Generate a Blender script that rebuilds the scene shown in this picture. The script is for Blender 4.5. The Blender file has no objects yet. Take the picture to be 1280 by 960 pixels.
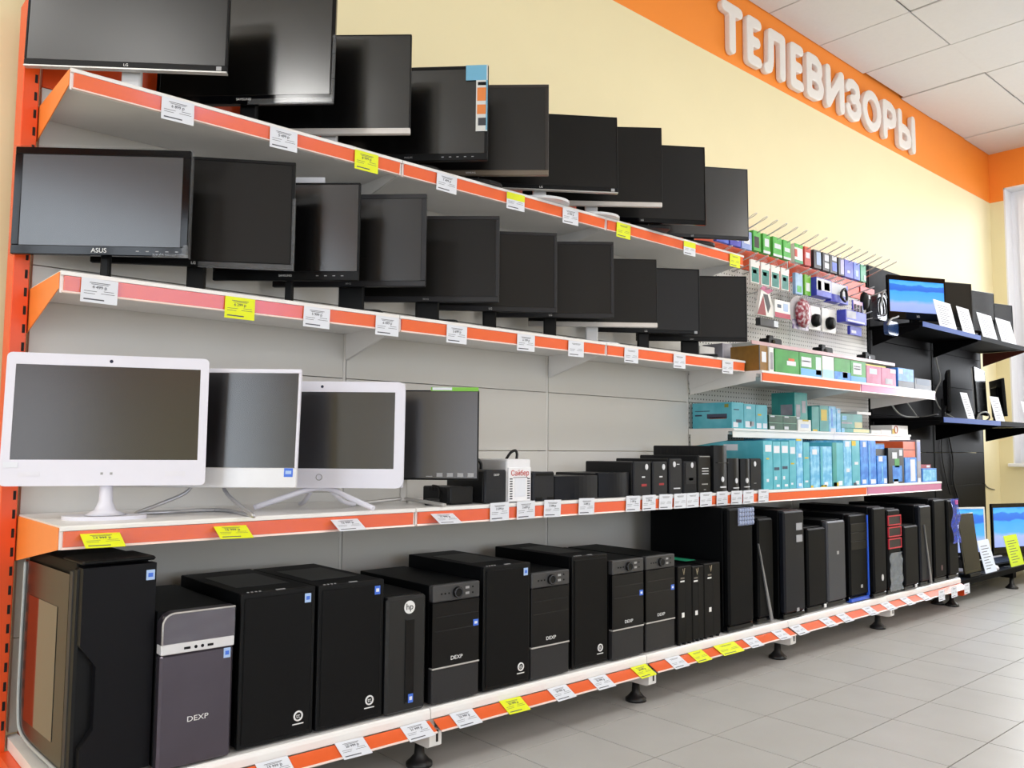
import bpy, bmesh, math, random
from mathutils import Vector, Matrix
random.seed(7)
R = math.radians
SC = bpy.context.scene
COL = SC.collection

# ------------------------------------------------------------------ colour / material helpers
def lin(c):
    if isinstance(c, str):
        c = [int(c[i:i+2], 16)/255 for i in (0, 2, 4)]
    return tuple((x/12.92 if x <= .04045 else ((x+.055)/1.055)**2.4) for x in c)
MATS = {}
def M(name, col, rough=.5, metal=0., noise=.04, scale=30., bump=0., coat=0., spec=.5, alpha=None, emit=0., trans=0., film=0.):
    """procedural principled material: base colour broken up by a noise texture"""
    if name in MATS: return MATS[name]
    m = bpy.data.materials.new(name); m.use_nodes = True; nt = m.node_tree
    b = nt.nodes['Principled BSDF']
    c = lin(col)
    tc = nt.nodes.new('ShaderNodeTexCoord'); n = nt.nodes.new('ShaderNodeTexNoise')
    n.inputs['Scale'].default_value = scale; n.inputs['Detail'].default_value = 3
    nt.links.new(tc.outputs['Object'], n.inputs['Vector'])
    mx = nt.nodes.new('ShaderNodeMix'); mx.data_type = 'RGBA'
    mx.inputs[6].default_value = (*[x*(1-noise) for x in c], 1); mx.inputs[7].default_value = (*[min(1, x*(1+noise)) for x in c], 1)
    nt.links.new(n.outputs['Fac'], mx.inputs[0]); nt.links.new(mx.outputs[2], b.inputs['Base Color'])
    b.inputs['Roughness'].default_value = rough; b.inputs['Metallic'].default_value = metal
    b.inputs['Coat Weight'].default_value = coat; b.inputs['Coat Roughness'].default_value = .08
    b.inputs['Specular IOR Level'].default_value = spec
    b.inputs['Transmission Weight'].default_value = trans
    if film: b.inputs['Thin Film Thickness'].default_value = film; b.inputs['Thin Film IOR'].default_value = 1.45
    if alpha is not None: b.inputs['Alpha'].default_value = alpha
    if emit:
        nt.links.new(mx.outputs[2], b.inputs['Emission Color']); b.inputs['Emission Strength'].default_value = emit
    if bump:
        bp = nt.nodes.new('ShaderNodeBump'); bp.inputs['Strength'].default_value = bump; bp.inputs['Distance'].default_value = .002
        nt.links.new(n.outputs['Fac'], bp.inputs['Height']); nt.links.new(bp.outputs['Normal'], b.inputs['Normal'])
    MATS[name] = m
    return m

# ------------------------------------------------------------------ camera, daylight, exposure
cam = bpy.data.objects.new('camera', bpy.data.cameras.new('camera')); COL.objects.link(cam)
cam.location = (-.5092, 0, .95)
cam.data.sensor_width = 36; cam.data.lens = 36*1042.4/1280
_y, _p, _r = R(41.487), R(4.409), R(.4152)
_f = Vector((math.sin(_y)*math.cos(_p), math.cos(_y)*math.cos(_p), math.sin(_p)))
_rt = Vector((math.cos(_y), -math.sin(_y), 0)); _u = _rt.cross(_f)
_r2 = _rt*math.cos(_r)+_u*math.sin(_r); _u2 = -_rt*math.sin(_r)+_u*math.cos(_r)
cam.matrix_world = Matrix(((_r2.x, _u2.x, -_f.x, -.5092), (_r2.y, _u2.y, -_f.y, 0), (_r2.z, _u2.z, -_f.z, .95), (0, 0, 0, 1)))
cam.data.clip_start = .05
SC.camera = cam
SC.view_settings.view_transform = 'Standard'; SC.view_settings.look = 'None'
SC.view_settings.gamma = 1; SC.view_settings.use_curve_mapping = False
SC.view_settings.exposure = -1.02
w = bpy.data.worlds.new('daylight'); SC.world = w; w.use_nodes = True
bg = w.node_tree.nodes['Background']; bg.inputs[0].default_value = (.80, .90, 1, 1); bg.inputs[1].default_value = 4.0
def area(name, loc, rot, sx, sy, power, col=(1, 1, 1)):
    l = bpy.data.lights.new(name, 'AREA'); l.shape = 'RECTANGLE'; l.size = sx; l.size_y = sy; l.energy = power; l.color = col
    o = bpy.data.objects.new(name, l); o.location = loc; o.rotation_euler = rot; COL.objects.link(o); return o
# daylight coming in through the window of the end wall and the shop windows on the other side, plus an added opening
area('daylight_end_window', (8.7, 1.35, 2.3), (0, R(90), 0), 3.4, 3.4, 640, (.93, .95, 1))
area('daylight_shop_window', (-5.3, -.35, 1.95), (0, R(-90), 0), 2.9, 2.7, 240, (.82, .90, 1))
area('added_opening_light', (-5.3, -4.6, 1.65), (0, R(-90), 0), 3.1, 2.2, 75, (1, .92, .98))  # added unseen light, placed to reflect in the first all-in-one's screen
area('daylight_front_window', (2.0, -6.3, 1.75), (R(-90), 0, R(180)), 6.0, 2.4, 175, (.80, .86, 1))
CEIL_POWER = 62

# ------------------------------------------------------------------ mesh helpers
class MB:
    def __init__(s): s.v = []; s.f = []; s.m = []; s.mi = 0; s.sm = set()
    def face(s, idx, smooth=False):
        if smooth: s.sm.add(len(s.f))
        s.f.append(idx); s.m.append(s.mi)
    def quad(s, *p):
        b = len(s.v); s.v += [tuple(x) for x in p]; s.face(tuple(range(b, b+len(p)))); return s
    def box(s, x0, x1, y0, y1, z0, z1, ch=0.):
        """box, with all edges chamfered by ch"""
        if not ch:
            b = len(s.v)
            s.v += [(x, y, z) for z in (z0, z1) for y in (y0, y1) for x in (x0, x1)]
            for q in ((0, 2, 3, 1), (4, 5, 7, 6), (0, 1, 5, 4), (2, 6, 7, 3), (0, 4, 6, 2), (1, 3, 7, 5)): s.face(tuple(b+i for i in q))
            return s
        c = ((x0+x1)/2, (y0+y1)/2, (z0+z1)/2); h = ((x1-x0)/2, (y1-y0)/2, (z1-z0)/2)
        ch = min(ch, min(h)*.95); b = len(s.v); ix = {}
        for sx in (-1, 1):
            for sy in (-1, 1):
                for sz in (-1, 1):
                    for ax in range(3):
                        sg = (sx, sy, sz); p = [c[i]+sg[i]*(h[i] if i == ax else h[i]-ch) for i in range(3)]
                        ix[sg, ax] = len(s.v); s.v.append(tuple(p))
        def F(l, n):
            p = [Vector(s.v[i]) for i in l]; nn = (p[1]-p[0]).cross(p[2]-p[0])
            s.face(tuple(l) if nn.dot(Vector(n)) > 0 else tuple(reversed(l)))
        for ax in range(3):
            o = [i for i in range(3) if i != ax]
            for sg in (-1, 1):
                l = []
                for a, d in ((-1, -1), (1, -1), (1, 1), (-1, 1)):
                    t = [0]*3; t[ax] = sg; t[o[0]] = a; t[o[1]] = d; l.append(ix[tuple(t), ax])
                n = [0]*3; n[ax] = sg; F(l, n)
        for ax in range(3):
            o = [i for i in range(3) if i != ax]
            for a in (-1, 1):
                for d in (-1, 1):
                    t1 = [0]*3; t1[ax] = -1; t1[o[0]] = a; t1[o[1]] = d; t2 = list(t1); t2[ax] = 1
                    n = [0]*3; n[o[0]] = a; n[o[1]] = d
                    F([ix[tuple(t1), o[0]], ix[tuple(t2), o[0]], ix[tuple(t2), o[1]], ix[tuple(t1), o[1]]], n)
        for sx in (-1, 1):
            for sy in (-1, 1):
                for sz in (-1, 1):
                    F([ix[(sx, sy, sz), 0], ix[(sx, sy, sz), 1], ix[(sx, sy, sz), 2]], (sx, sy, sz))
        return s
    def prism(s, poly, a0, a1, axis='y', smooth=False):
        """extrude a 2D polygon. axis y: poly is (x,z); axis x: (y,z); axis z: (x,y)"""
        def P(p, a): return {'y': (p[0], a, p[1]), 'x': (a, p[0], p[1]), 'z': (p[0], p[1], a)}[axis]
        n = len(poly); b = len(s.v)
        s.v += [P(p, a0) for p in poly]+[P(p, a1) for p in poly]
        ar = sum(poly[i][0]*poly[(i+1) % n][1]-poly[(i+1) % n][0]*poly[i][1] for i in range(n))
        flip = (ar > 0) == (axis in 'xz')
        if a1 < a0: flip = not flip
        A = tuple(range(b, b+n)); B = tuple(range(b+n, b+2*n))
        s.face(A[::-1] if flip else A); s.face(B if flip else B[::-1])
        for i in range(n):
            j = (i+1) % n; q = (b+i, b+j, b+n+j, b+n+i)
            s.face(q if flip else q[::-1], smooth)
        return s
    def tube(s, pts, r, n=8, closed=False):
        pts = [Vector(p) for p in pts]; b = len(s.v); N = len(pts); up = None
        rr = r if isinstance(r, (list, tuple)) else [r]*N
        for i, p in enumerate(pts):
            if closed: t = pts[(i+1) % N]-pts[i-1]
            else: t = pts[min(i+1, N-1)]-pts[max(i-1, 0)]
            t.normalize()
            if up is None: up = Vector((0, 0, 1)) if abs(t.z) < .9 else Vector((1, 0, 0))
            a = t.cross(up).normalized(); c = a.cross(t); up = c
            for k in range(n):
                g = 2*math.pi*k/n; q = p+(a*math.cos(g)+c*math.sin(g))*rr[i]; s.v.append(tuple(q))
        for i in range(N if closed else N-1):
            j = (i+1) % N
            for k in range(n):
                l = (k+1) % n; s.face((b+i*n+k, b+j*n+k, b+j*n+l, b+i*n+l), True)
        if not closed:
            s.face(tuple(b+k for k in range(n))); s.face(tuple(b+(N-1)*n+k for k in reversed(range(n))))
        return s
    def lathe(s, prof, n=20, c=(0, 0, 0)):
        """profile (r,z) turned about the z axis"""
        b = len(s.v)
        for r, z in prof:
            for k in range(n):
                g = 2*math.pi*k/n; s.v.append((c[0]+r*math.cos(g), c[1]+r*math.sin(g), c[2]+z))
        for i in range(len(prof)-1):
            for k in range(n):
                l = (k+1) % n; s.face((b+i*n+k, b+i*n+l, b+(i+1)*n+l, b+(i+1)*n+k), True)
        s.face(tuple(b+k for k in reversed(range(n)))); e = b+(len(prof)-1)*n; s.face(tuple(e+k for k in range(n)))
        return s
    def mesh(s, name, mats):
        me = bpy.data.meshes.new(name); me.from_pydata(s.v, [], s.f)
        for m in (mats if isinstance(mats, (list, tuple)) else [mats]): me.materials.append(m)
        me.polygons.foreach_set('material_index', s.m)
        me.polygons.foreach_set('use_smooth', [i in s.sm for i in range(len(s.f))])
        me.update(); return me
def link(name, me, parent=None, loc=(0, 0, 0), rot=(0, 0, 0)):
    o = bpy.data.objects.new(name, me); COL.objects.link(o); o.location = loc; o.rotation_euler = rot
    if parent: o.parent = parent
    return o
def obj(name, mb, mat, parent=None, loc=(0, 0, 0), rot=(0, 0, 0)):
    return link(name, mb.mesh(name, mat), parent, loc, rot)
def bx(name, dims, mat, parent=None, ch=0., loc=(0, 0, 0), rot=(0, 0, 0)):
    if len(dims) > 6: dims, ch = dims[:6], dims[6]
    return obj(name, MB().box(*dims, ch), mat, parent, loc, rot)
def tag(o, label, cat, group=None):
    o['label'] = label; o['category'] = cat
    if group: o['group'] = group
    return o
def thing(name, label, cat, loc=(0, 0, 0), rz=0., group=None):
    o = bpy.data.objects.new(name, None); COL.objects.link(o); o.location = loc; o.rotation_euler = (0, 0, rz)
    o.empty_display_size = .05
    return tag(o, label, cat, group)
def struct(name, mb, mat, parent=None):
    o = obj(name, mb, mat, parent)
    if parent is None: o['kind'] = 'structure'
    return o
TXT = {}
def text(s, size, mat, parent, loc, rot=(R(90), 0, 0), name='lettering', extrude=.0003, sx=1.):
    k = (s, size, mat.name, extrude)
    if k not in TXT:
        c = bpy.data.curves.new('t', 'FONT'); c.body = s; c.size = size; c.extrude = extrude; c.align_x = 'CENTER'; c.align_y = 'CENTER'
        c.resolution_u = 3
        o = bpy.data.objects.new('t', c); COL.objects.link(o)
        me = bpy.data.meshes.new_from_object(o.evaluated_get(bpy.context.evaluated_depsgraph_get()))
        bpy.data.objects.remove(o); me.materials.clear(); me.materials.append(mat); TXT[k] = me
    o = link(name, TXT[k], parent, loc, rot); o.scale = (sx, 1, 1); return o
def ring(r, n=14, cx=0, cz=0): return [(cx+r*math.cos(2*math.pi*i/n), cz+r*math.sin(2*math.pi*i/n)) for i in range(n)]
def rrect(x0, x1, z0, z1, r, n=4):
    out = []
    for cx, cz, a in ((x1-r, z1-r, 0), (x0+r, z1-r, 90), (x0+r, z0+r, 180), (x1-r, z0+r, 270)):
        for i in range(n+1):
            g = R(a+90*i/n); out.append((cx+r*math.cos(g), cz+r*math.sin(g)))
    return out
def arc(pts, n=5):
    """Catmull-Rom through points"""
    P = [Vector(p) for p in pts]; out = []
    for i in range(len(P)-1):
        a, b, c, d = P[max(i-1, 0)], P[i], P[i+1], P[min(i+2, len(P)-1)]
        for k in range(n):
            t = k/n; out.append(.5*((2*b)+(c-a)*t+(2*a-5*b+4*c-d)*t*t+(-a+3*b-3*c+d)*t**3))
    out.append(P[-1]); return out
ORD = ['first', 'second', 'third', 'fourth', 'fifth', 'sixth', 'seventh', 'eighth', 'ninth', 'tenth', 'eleventh', 'twelfth', 'thirteenth', 'fourteenth', 'fifteenth', 'sixteenth', 'seventeenth', 'eighteenth', 'nineteenth', 'twentieth', 'twenty-first', 'twenty-second', 'twenty-third', 'twenty-fourth']

# ------------------------------------------------------------------ palette
WHITE = M('white_enamel', 'e9e7e4', .38, noise=.02)
SHELFW = M('white_shelf_paint', 'eceae8', .3, noise=.02)
PANELW = M('back_panel_white', 'dcdad6', .35, noise=.02, scale=6)
ORANGE = M('orange_enamel', 'ec5218', .35, noise=.04)
BRACK = M('orange_bracket', 'f58a3c', .35, noise=.03)
RAILO = M('orange_price_strip', 'f2733f', .16, noise=.03, spec=1., film=330.)
RAIL_SHEEN = M('pink_sheen_strip', 'd885b2', .2, noise=.04, spec=.8)  # reflected pink sheen painted as the strip's base colour
RAILC = M('rail_edge', 'f0d8cf', .3)
BLK = M('black_plastic', '090a0c', .45, noise=.1, spec=.2)
BLKG = M('gloss_black', '07070a', .09, noise=.1, spec=.3)
BLKM = M('matt_black_steel', '08090b', .5, noise=.12, scale=60, bump=.05, spec=.10)
DGREY = M('dark_grey_plastic', '232326', .42, spec=.3)
MGREY = M('mid_grey_plastic', '3d3f45', .4, spec=.3)
NAVY = M('navy_black_plastic', '10131b', .42, spec=.2)
SILV = M('silver_plastic', 'b9b7b4', .32, .35)
CHROME = M('chrome_wire', 'd4d4d6', .3, .4)
AIOW = M('white_monitor_plastic', 'dedde8', .3, noise=.015)
PAPER = M('white_paper', 'dfe2ea', .7, noise=.02)
YELL = M('yellow_paper', 'e4ec1c', .65, noise=.04)
LIME = M('lime_paper', 'd3ea25', .65, noise=.03)
INK = M('ink', '55565e', .7)
INKL = M('pale_ink', 'a9abb8', .7)
LOGO = M('logo_white', 'e6e6e6', .4)
LOGOG = M('logo_grey', '9d9d9f', .4)
BLUEST = M('blue_sticker', '3f6fd8', .4)
PBLUE = M('pale_blue_sticker', 'a8c2ea', .4)
SCREEN = M('screen_panel', '080707', .29, noise=.05, spec=.6)
SCREENG = M('screen_glossy', '070708', .20, noise=.05, spec=1.)
SCREENM = M('screen_matte', '080706', .36, noise=.05, spec=.3)
FILM = M('clear_film', 'f4f6fa', .08, noise=.02, alpha=.05, spec=.6)
CABLE = M('black_cable', '0e0e0f', .45)
CABLEG = M('grey_cable', '9a9a98', .45)
BLKSH = M('black_shelf_paint', '040405', .65, noise=.06, spec=.06)
BLKPAN = M('black_back_panel', '0a080a', .55, noise=.08, spec=.08)

# ------------------------------------------------------------------ the room
def wall_material(name, band_z, lo, hi):
    m = bpy.data.materials.new(name); m.use_nodes = True; nt = m.node_tree; b = nt.nodes['Principled BSDF']
    tc = nt.nodes.new('ShaderNodeTexCoord'); sp = nt.nodes.new('ShaderNodeSeparateXYZ'); nt.links.new(tc.outputs['Object'], sp.inputs[0])
    g = nt.nodes.new('ShaderNodeMath'); g.operation = 'GREATER_THAN'; g.inputs[1].default_value = band_z; nt.links.new(sp.outputs['Z'], g.inputs[0])
    n = nt.nodes.new('ShaderNodeTexNoise'); n.inputs['Scale'].default_value = 3; n.inputs['Detail'].default_value = 4; nt.links.new(tc.outputs['Object'], n.inputs['Vector'])
    mx = nt.nodes.new('ShaderNodeMix'); mx.data_type = 'RGBA'; mx.inputs[6].default_value = (*lin(lo), 1); mx.inputs[7].default_value = (*lin(hi), 1)
    nt.links.new(g.outputs[0], mx.inputs[0])
    hs = nt.nodes.new('ShaderNodeHueSaturation'); nt.links.new(mx.outputs[2], hs.inputs['Color'])
    mr = nt.nodes.new('ShaderNodeMapRange'); mr.inputs[3].default_value = .97; mr.inputs[4].default_value = 1.03; nt.links.new(n.outputs['Fac'], mr.inputs[0]); nt.links.new(mr.outputs[0], hs.inputs['Value'])
    nt.links.new(hs.outputs[0], b.inputs['Base Color']); b.inputs['Roughness'].default_value = .6
    n2 = nt.nodes.new('ShaderNodeTexNoise'); n2.inputs['Scale'].default_value = 180; nt.links.new(tc.outputs['Object'], n2.inputs['Vector'])
    bp = nt.nodes.new('ShaderNodeBump'); bp.inputs['Strength'].default_value = .08; bp.inputs['Distance'].default_value = .001; nt.links.new(n2.outputs['Fac'], bp.inputs['Height']); nt.links.new(bp.outputs[0], b.inputs['Normal'])
    return m
WALLM = wall_material('yellow_wall_orange_band', 3.205, 'efe3b8', 'fb922e')
X0, X1, Y0, Y1, ZC = -5.0, 7.67, -6.0, 2.70, 3.67
struct('wall_back', MB().box(X0-.15, X1+.25, Y1, Y1+.15, -.02, ZC+.05), WALLM)
# end wall with its window opening
wy0, wy1, wz0, wz1 = .55, 2.588, .85, 3.32
mb = MB(); mb.box(X1, X1+.25, wy1, Y1, -.02, ZC+.05); mb.box(X1, X1+.25, Y0, wy0, -.02, ZC+.05)
mb.box(X1, X1+.25, wy0, wy1, -.02, wz0); mb.box(X1, X1+.25, wy0, wy1, wz1, ZC+.05)
struct('wall_right', mb, WALLM)
# shop windows and an added light opening in the walls behind the photographer
mb = MB(); mb.box(X0-.15, X0, -1.7, 1.0, -.02, .5); mb.box(X0-.15, X0, -1.7, 1.0, 3.4, ZC+.05); mb.box(X0-.15, X0, -3.5, -1.7, -.02, ZC+.05); mb.box(X0-.15, X0, -5.7, -3.5, 3.2, ZC+.05)
mb.box(X0-.15, X0, 1.0, Y1, -.02, ZC+.05); mb.box(X0-.15, X0, Y0, -5.7, -.02, ZC+.05)
struct('wall_left', mb, WALLM)
mb = MB(); mb.box(X0-.15, X1+.25, Y0-.15, Y0, -.02, .5); mb.box(X0-.15, X1+.25, Y0-.15, Y0, 3.0, ZC+.05)
mb.box(X0-.15, -1.0, Y0-.15, Y0, .5, 3.0); mb.box(5.0, X1+.25, Y0-.15, Y0, .5, 3.0)
struct('wall_front', mb, WALLM)
# floor: grout bed + tiles as parts
def tile_material(name, grouted):
    m = bpy.data.materials.new(name); m.use_nodes = True; nt = m.node_tree; b = nt.nodes['Principled BSDF']
    ge = nt.nodes.new('ShaderNodeNewGeometry')
    n = nt.nodes.new('ShaderNodeTexNoise'); n.inputs['Scale'].default_value = 5; n.inputs['Detail'].default_value = 6; nt.links.new(ge.outputs['Position'], n.inputs['Vector'])
    mx = nt.nodes.new('ShaderNodeMix'); mx.data_type = 'RGBA'; mx.inputs[6].default_value = (*lin('bbb9b5'), 1); mx.inputs[7].default_value = (*lin('cac9c6'), 1); nt.links.new(n.outputs['Fac'], mx.inputs[0])
    n2 = nt.nodes.new('ShaderNodeTexNoise'); n2.inputs['Scale'].default_value = 260; nt.links.new(ge.outputs['Position'], n2.inputs['Vector'])
    m2 = nt.nodes.new('ShaderNodeMix'); m2.data_type = 'RGBA'; m2.blend_type = 'MULTIPLY'; m2.inputs[0].default_value = .12; nt.links.new(mx.outputs[2], m2.inputs[6]); nt.links.new(n2.outputs['Color'], m2.inputs[7])
    out = m2.outputs[2]
    if grouted:
        br = nt.nodes.new('ShaderNodeTexBrick'); br.offset = 0; br.inputs['Scale'].default_value = 1/.3125
        br.inputs['Brick Width'].default_value = 1; br.inputs['Row Height'].default_value = 1; br.inputs['Mortar Size'].default_value = .008
        mp = nt.nodes.new('ShaderNodeMapping'); mp.inputs['Location'].default_value = (-1.902, -1.693, 0); nt.links.new(ge.outputs['Position'], mp.inputs[0]); nt.links.new(mp.outputs[0], br.inputs['Vector'])
        br.inputs['Mortar'].default_value = (*lin('8d8a84'), 1); nt.links.new(out, br.inputs['Color1']); nt.links.new(out, br.inputs['Color2']); out = br.outputs['Color']
    nt.links.new(out, b.inputs['Base Color']); b.inputs['Roughness'].default_value = .33
    return m
floor = struct('floor', MB().box(X0-.15, X1+.25, Y0-.15, Y1+.15, -.10, -.0035), tile_material('floor_tiles_far', True))
TS = .3125; tm = MB().box(0, TS-.0042, 0, TS-.0042, -.0035, 0).mesh('tile', tile_material('floor_tile', False))
bx('grout_bed', (.65, X1, .75, Y1, -.0035, -.0024), M('grout', '6e6a64', .9), floor)
for i in range(-4, 19):
    for j in range(-3, 4):
        x, y = 1.902+i*TS, 1.693+j*TS
        if x+TS > X1 or y+TS > Y1+.02: continue
        link('tile', tm, floor, (x+.0021, y+.0021, 0))
# ceiling: plain slab above, panels as parts
CPM = M('ceiling_panel', 'd8d7d6', .85, noise=.03, scale=40, bump=.25)
ceil = struct('ceiling', MB().box(X0-.15, X1+.25, Y0-.15, Y1+.15, ZC+.03, ZC+.12), M('ceiling_slab', 'a9a49e', .9))
px, py = .62, .60
pm = MB().box(.004, px-.004, .004, py-.004, -.012, 0, .003).mesh('ceiling_panel', CPM)
lamps = [(-6, 1), (-6, 3), (-6, 10), (-2, 11), (2, 11), (3, 9), (3, 4), (6, 4), (6, 8), (9, 3)]
for i in range(0, 21):
    for j in range(0, 15):
        x, y = X1-.58-px*i, Y1-py*(j+1)
        if (10-i, j) in [(a, b) for a, b in lamps]: continue
        if x < X0-.1 or y < Y0-.1: continue
        yy = y-.02 if (i == 3 and j == 0) else y
        link('panel', pm, ceil, (x, yy, ZC+random.uniform(-.003, .003)), (R(random.uniform(-.2, .2)), R(random.uniform(-.2, .2)), 0))
bx('edge_panel', (X1-.58+.62-.0, X1, Y0, Y1, ZC-.012, ZC), CPM, ceil) if X1-.58+.62 < X1-.02 else None
# ceiling lamps (their light lives with them)
LAMPG = M('lamp_diffuser', 'fffaf2', .5, emit=3.0)
for (a, b) in lamps:
    i = 10-a; x, y = X1-.58-px*i, Y1-py*(b+1)
    t = thing('ceiling_light', 'square recessed ceiling luminaire with white diffuser above the shop floor', 'ceiling light', (x+px/2, y+py/2, ZC), 0, 'recessed ceiling luminaires')
    mb = MB(); 
    for d in ((-.305, .305, -.295, -.27), (-.305, .305, .27, .295), (-.305, -.28, -.27, .27), (.28, .305, -.27, .27)): mb.box(*d, -.02, .0)
    obj('frame', mb, WHITE, t); bx('diffuser', (-.28, .28, -.27, .27, -.008, .0), LAMPG, t)
    l = area('lamp', (0, 0, -.03), (0, 0, 0), .54, .52, CEIL_POWER, (1, .985, .96)); l.parent = t

# end-wall window
PVC = M('white_pvc', 'f2f2f6', .3, noise=.01)
PLAST = M('window_reveal_plaster', 'eeeef2', .7, noise=.02)
GLASS = bpy.data.materials.new('window_glass'); GLASS.use_nodes = True
nt = GLASS.node_tree; nt.nodes.remove(nt.nodes['Principled BSDF'])
tr = nt.nodes.new('ShaderNodeBsdfTransparent'); gl = nt.nodes.new('ShaderNodeBsdfGlossy'); gl.inputs['Roughness'].default_value = .02
fr = nt.nodes.new('ShaderNodeFresnel'); mxs = nt.nodes.new('ShaderNodeMixShader'); nt.links.new(fr.outputs[0], mxs.inputs[0]); nt.links.new(tr.outputs[0], mxs.inputs[1]); nt.links.new(gl.outputs[0], mxs.inputs[2])
nt.links.new(mxs.outputs[0], nt.nodes['Material Output'].inputs[0])
win = thing('window_1', 'tall white framed window in the end wall', 'window', (X1, (wy0+wy1)/2, wz0)); del win['category']; del win['label']; win['kind'] = 'structure'
hw = (wy1-wy0)/2; hz = wz1-wz0
mb = MB(); mb.box(.002, .16, hw-.012, hw, 0, hz); mb.box(.002, .16, -hw, -hw+.012, 0, hz); mb.box(.002, .16, -hw, hw, hz-.012, hz)
obj('reveal', mb, PLAST, win)
def frame_mb(y0, y1, z0, z1, t, x0, x1):
    m = MB(); m.box(x0, x1, y0, y0+t, z0, z1); m.box(x0, x1, y1-t, y1, z0, z1); m.box(x0, x1, y0+t, y1-t, z0, z0+t); m.box(x0, x1, y0+t, y1-t, z1-t, z1); return m
obj('frame', frame_mb(-hw+.012, hw-.012, .0, hz-.012, .06, .16, .22), PVC, win)
for k, (a, b) in enumerate(((-hw+.07, -.36), (-.35, .33), (.34, hw-.07))):
    s = obj('sash', frame_mb(a, b, .06, hz-.07, .05, .145, .205), PVC, win)
    bx('pane', (.178, .184, a+.05, b-.05, .11, hz-.12), GLASS, s)
bx('window_sill', (-.06, .16, -hw-.05, hw+.03, -.03, .0), PVC, win, .006)
for nm, t, (a0, a1), ax, zt_ in (('window_2', X0, (-1.7, 1.0), 'x', 3.4), ('added_opening_1', X0, (-5.7, -3.5), 'x', 3.2), ('window_3', Y0, (-1.0, 5.0), 'y', 3.0)):  # the tall unglazed opening is added, sized for one screen's reflection
    ww = thing(nm, '', '', (0, 0, 0)); del ww['label']; del ww['category']; ww['kind'] = 'structure'
    n = 4 if nm != 'added_opening_1' else 1; zb_ = .5 if nm != 'added_opening_1' else 0.0
    mb = MB()
    for k in range(n+1):
        c = a0+(a1-a0)*k/n
        mb.box(*((t-.11, t-.04, c-.04, c+.04) if ax == 'x' else (c-.04, c+.04, t-.11, t-.04)), zb_, zt_)
    for z in ((zb_, 2.5, zt_-.08) if nm != 'added_opening_1' else (zt_-.08,)):
        mb.box(*((t-.11, t-.04, a0, a1) if ax == 'x' else (a0, a1, t-.11, t-.04)), z, z+.08)
    obj('frame', mb, PVC, ww)
    for k in range(n):
        c0 = a0+(a1-a0)*k/n+.04; c1 = a0+(a1-a0)*(k+1)/n-.04
        if nm != 'added_opening_1': bx('pane', (t-.08, t-.074, c0, c1, zb_+.08, zt_-.08) if ax == 'x' else (c0, c1, t-.08, t-.074, zb_+.08, zt_-.08), GLASS, ww)

# ------------------------------------------------------------------ sign on the orange band
SIGN = M('sign_white_foam', 'ece8e4', .5, noise=.02)
G = {
 'Т': [[(0, 1), (1, 1)], [(.5, 1), (.5, 0)]],
 'Е': [[(1, 1), (0, 1), (0, 0), (1, 0)], [(0, .5), (.85, .5)]],
 'Л': [[(0, 0), (.16, .04), (.24, .2), (.28, 1), (1, 1), (1, 0)]],
 'В': [[(0, 0), (0, 1), (.6, 1), (.85, .9), (.88, .72), (.75, .56), (.55, .52), (0, .52)], [(.55, .52), (.85, .45), (1, .27), (.88, .07), (.6, 0), (0, 0)]],
 'И': [[(0, 1), (0, 0), (1, 1), (1, 0)]],
 'З': [[(0, .82), (.15, .95), (.5, 1), (.85, .92), (.92, .74), (.75, .56), (.4, .52)], [(.75, .56), (.98, .42), (1, .24), (.85, .06), (.5, 0), (.12, .05), (0, .2)]],
 'О': [[(.5+.5*math.cos(2*math.pi*k/20), .5+.5*math.sin(2*math.pi*k/20)) for k in range(21)]],
 'Р': [[(0, 0), (0, 1), (.6, 1), (.92, .9), (1, .7), (.9, .5), (.6, .42), (0, .42)]],
 'Ы': [[(0, 1), (0, 0), (.4, 0), (.62, .1), (.66, .28), (.58, .46), (.38, .54), (0, .54)], [(1, 1), (1, 0)]],
}
sign = thing('wall_sign', 'raised white letters spelling televisions in Cyrillic on the orange wall band', 'sign', (3.4, Y1, 3.243))
TH = .033
for ch, x0, x1 in (('Т', 3.433, 3.648), ('Е', 3.690, 3.848), ('Л', 3.872, 4.120), ('Е', 4.178, 4.340), ('В', 4.378, 4.600), ('И', 4.628, 4.880), ('З', 4.905, 5.125), ('О', 5.150, 5.436), ('Р', 5.468, 5.690), ('Ы', 5.720, 6.018)):
    w_ = x1-x0-2*TH; h_ = .30-2*TH; mb = MB()
    for st in G[ch]:
        P = [(x0-3.4+TH+a*w_, TH+b*h_) for a, b in st]
        for (ax_, az), (bx_, bz) in zip(P, P[1:]):
            d = math.hypot(bx_-ax_, bz-az); a0 = math.atan2(bz-az, bx_-ax_)
            poly = [(ax_+TH*math.cos(a0+R(90+180*k/10)), az+TH*math.sin(a0+R(90+180*k/10))) for k in range(11)]
            poly += [(bx_+TH*math.cos(a0+R(-90+180*k/10)), bz+TH*math.sin(a0+R(-90+180*k/10))) for k in range(11)]
            mb.prism(poly, -.038, -.0005, 'y')
    o = obj('letter', mb, SIGN, sign)
    md = o.modifiers.new('r', 'REMESH'); md.mode = 'VOXEL'; md.voxel_size = .006; md.use_smooth_shade = True
    me = bpy.data.meshes.new_from_object(o.evaluated_get(bpy.context.evaluated_depsgraph_get()))
    o.modifiers.clear(); o.data = me

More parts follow.
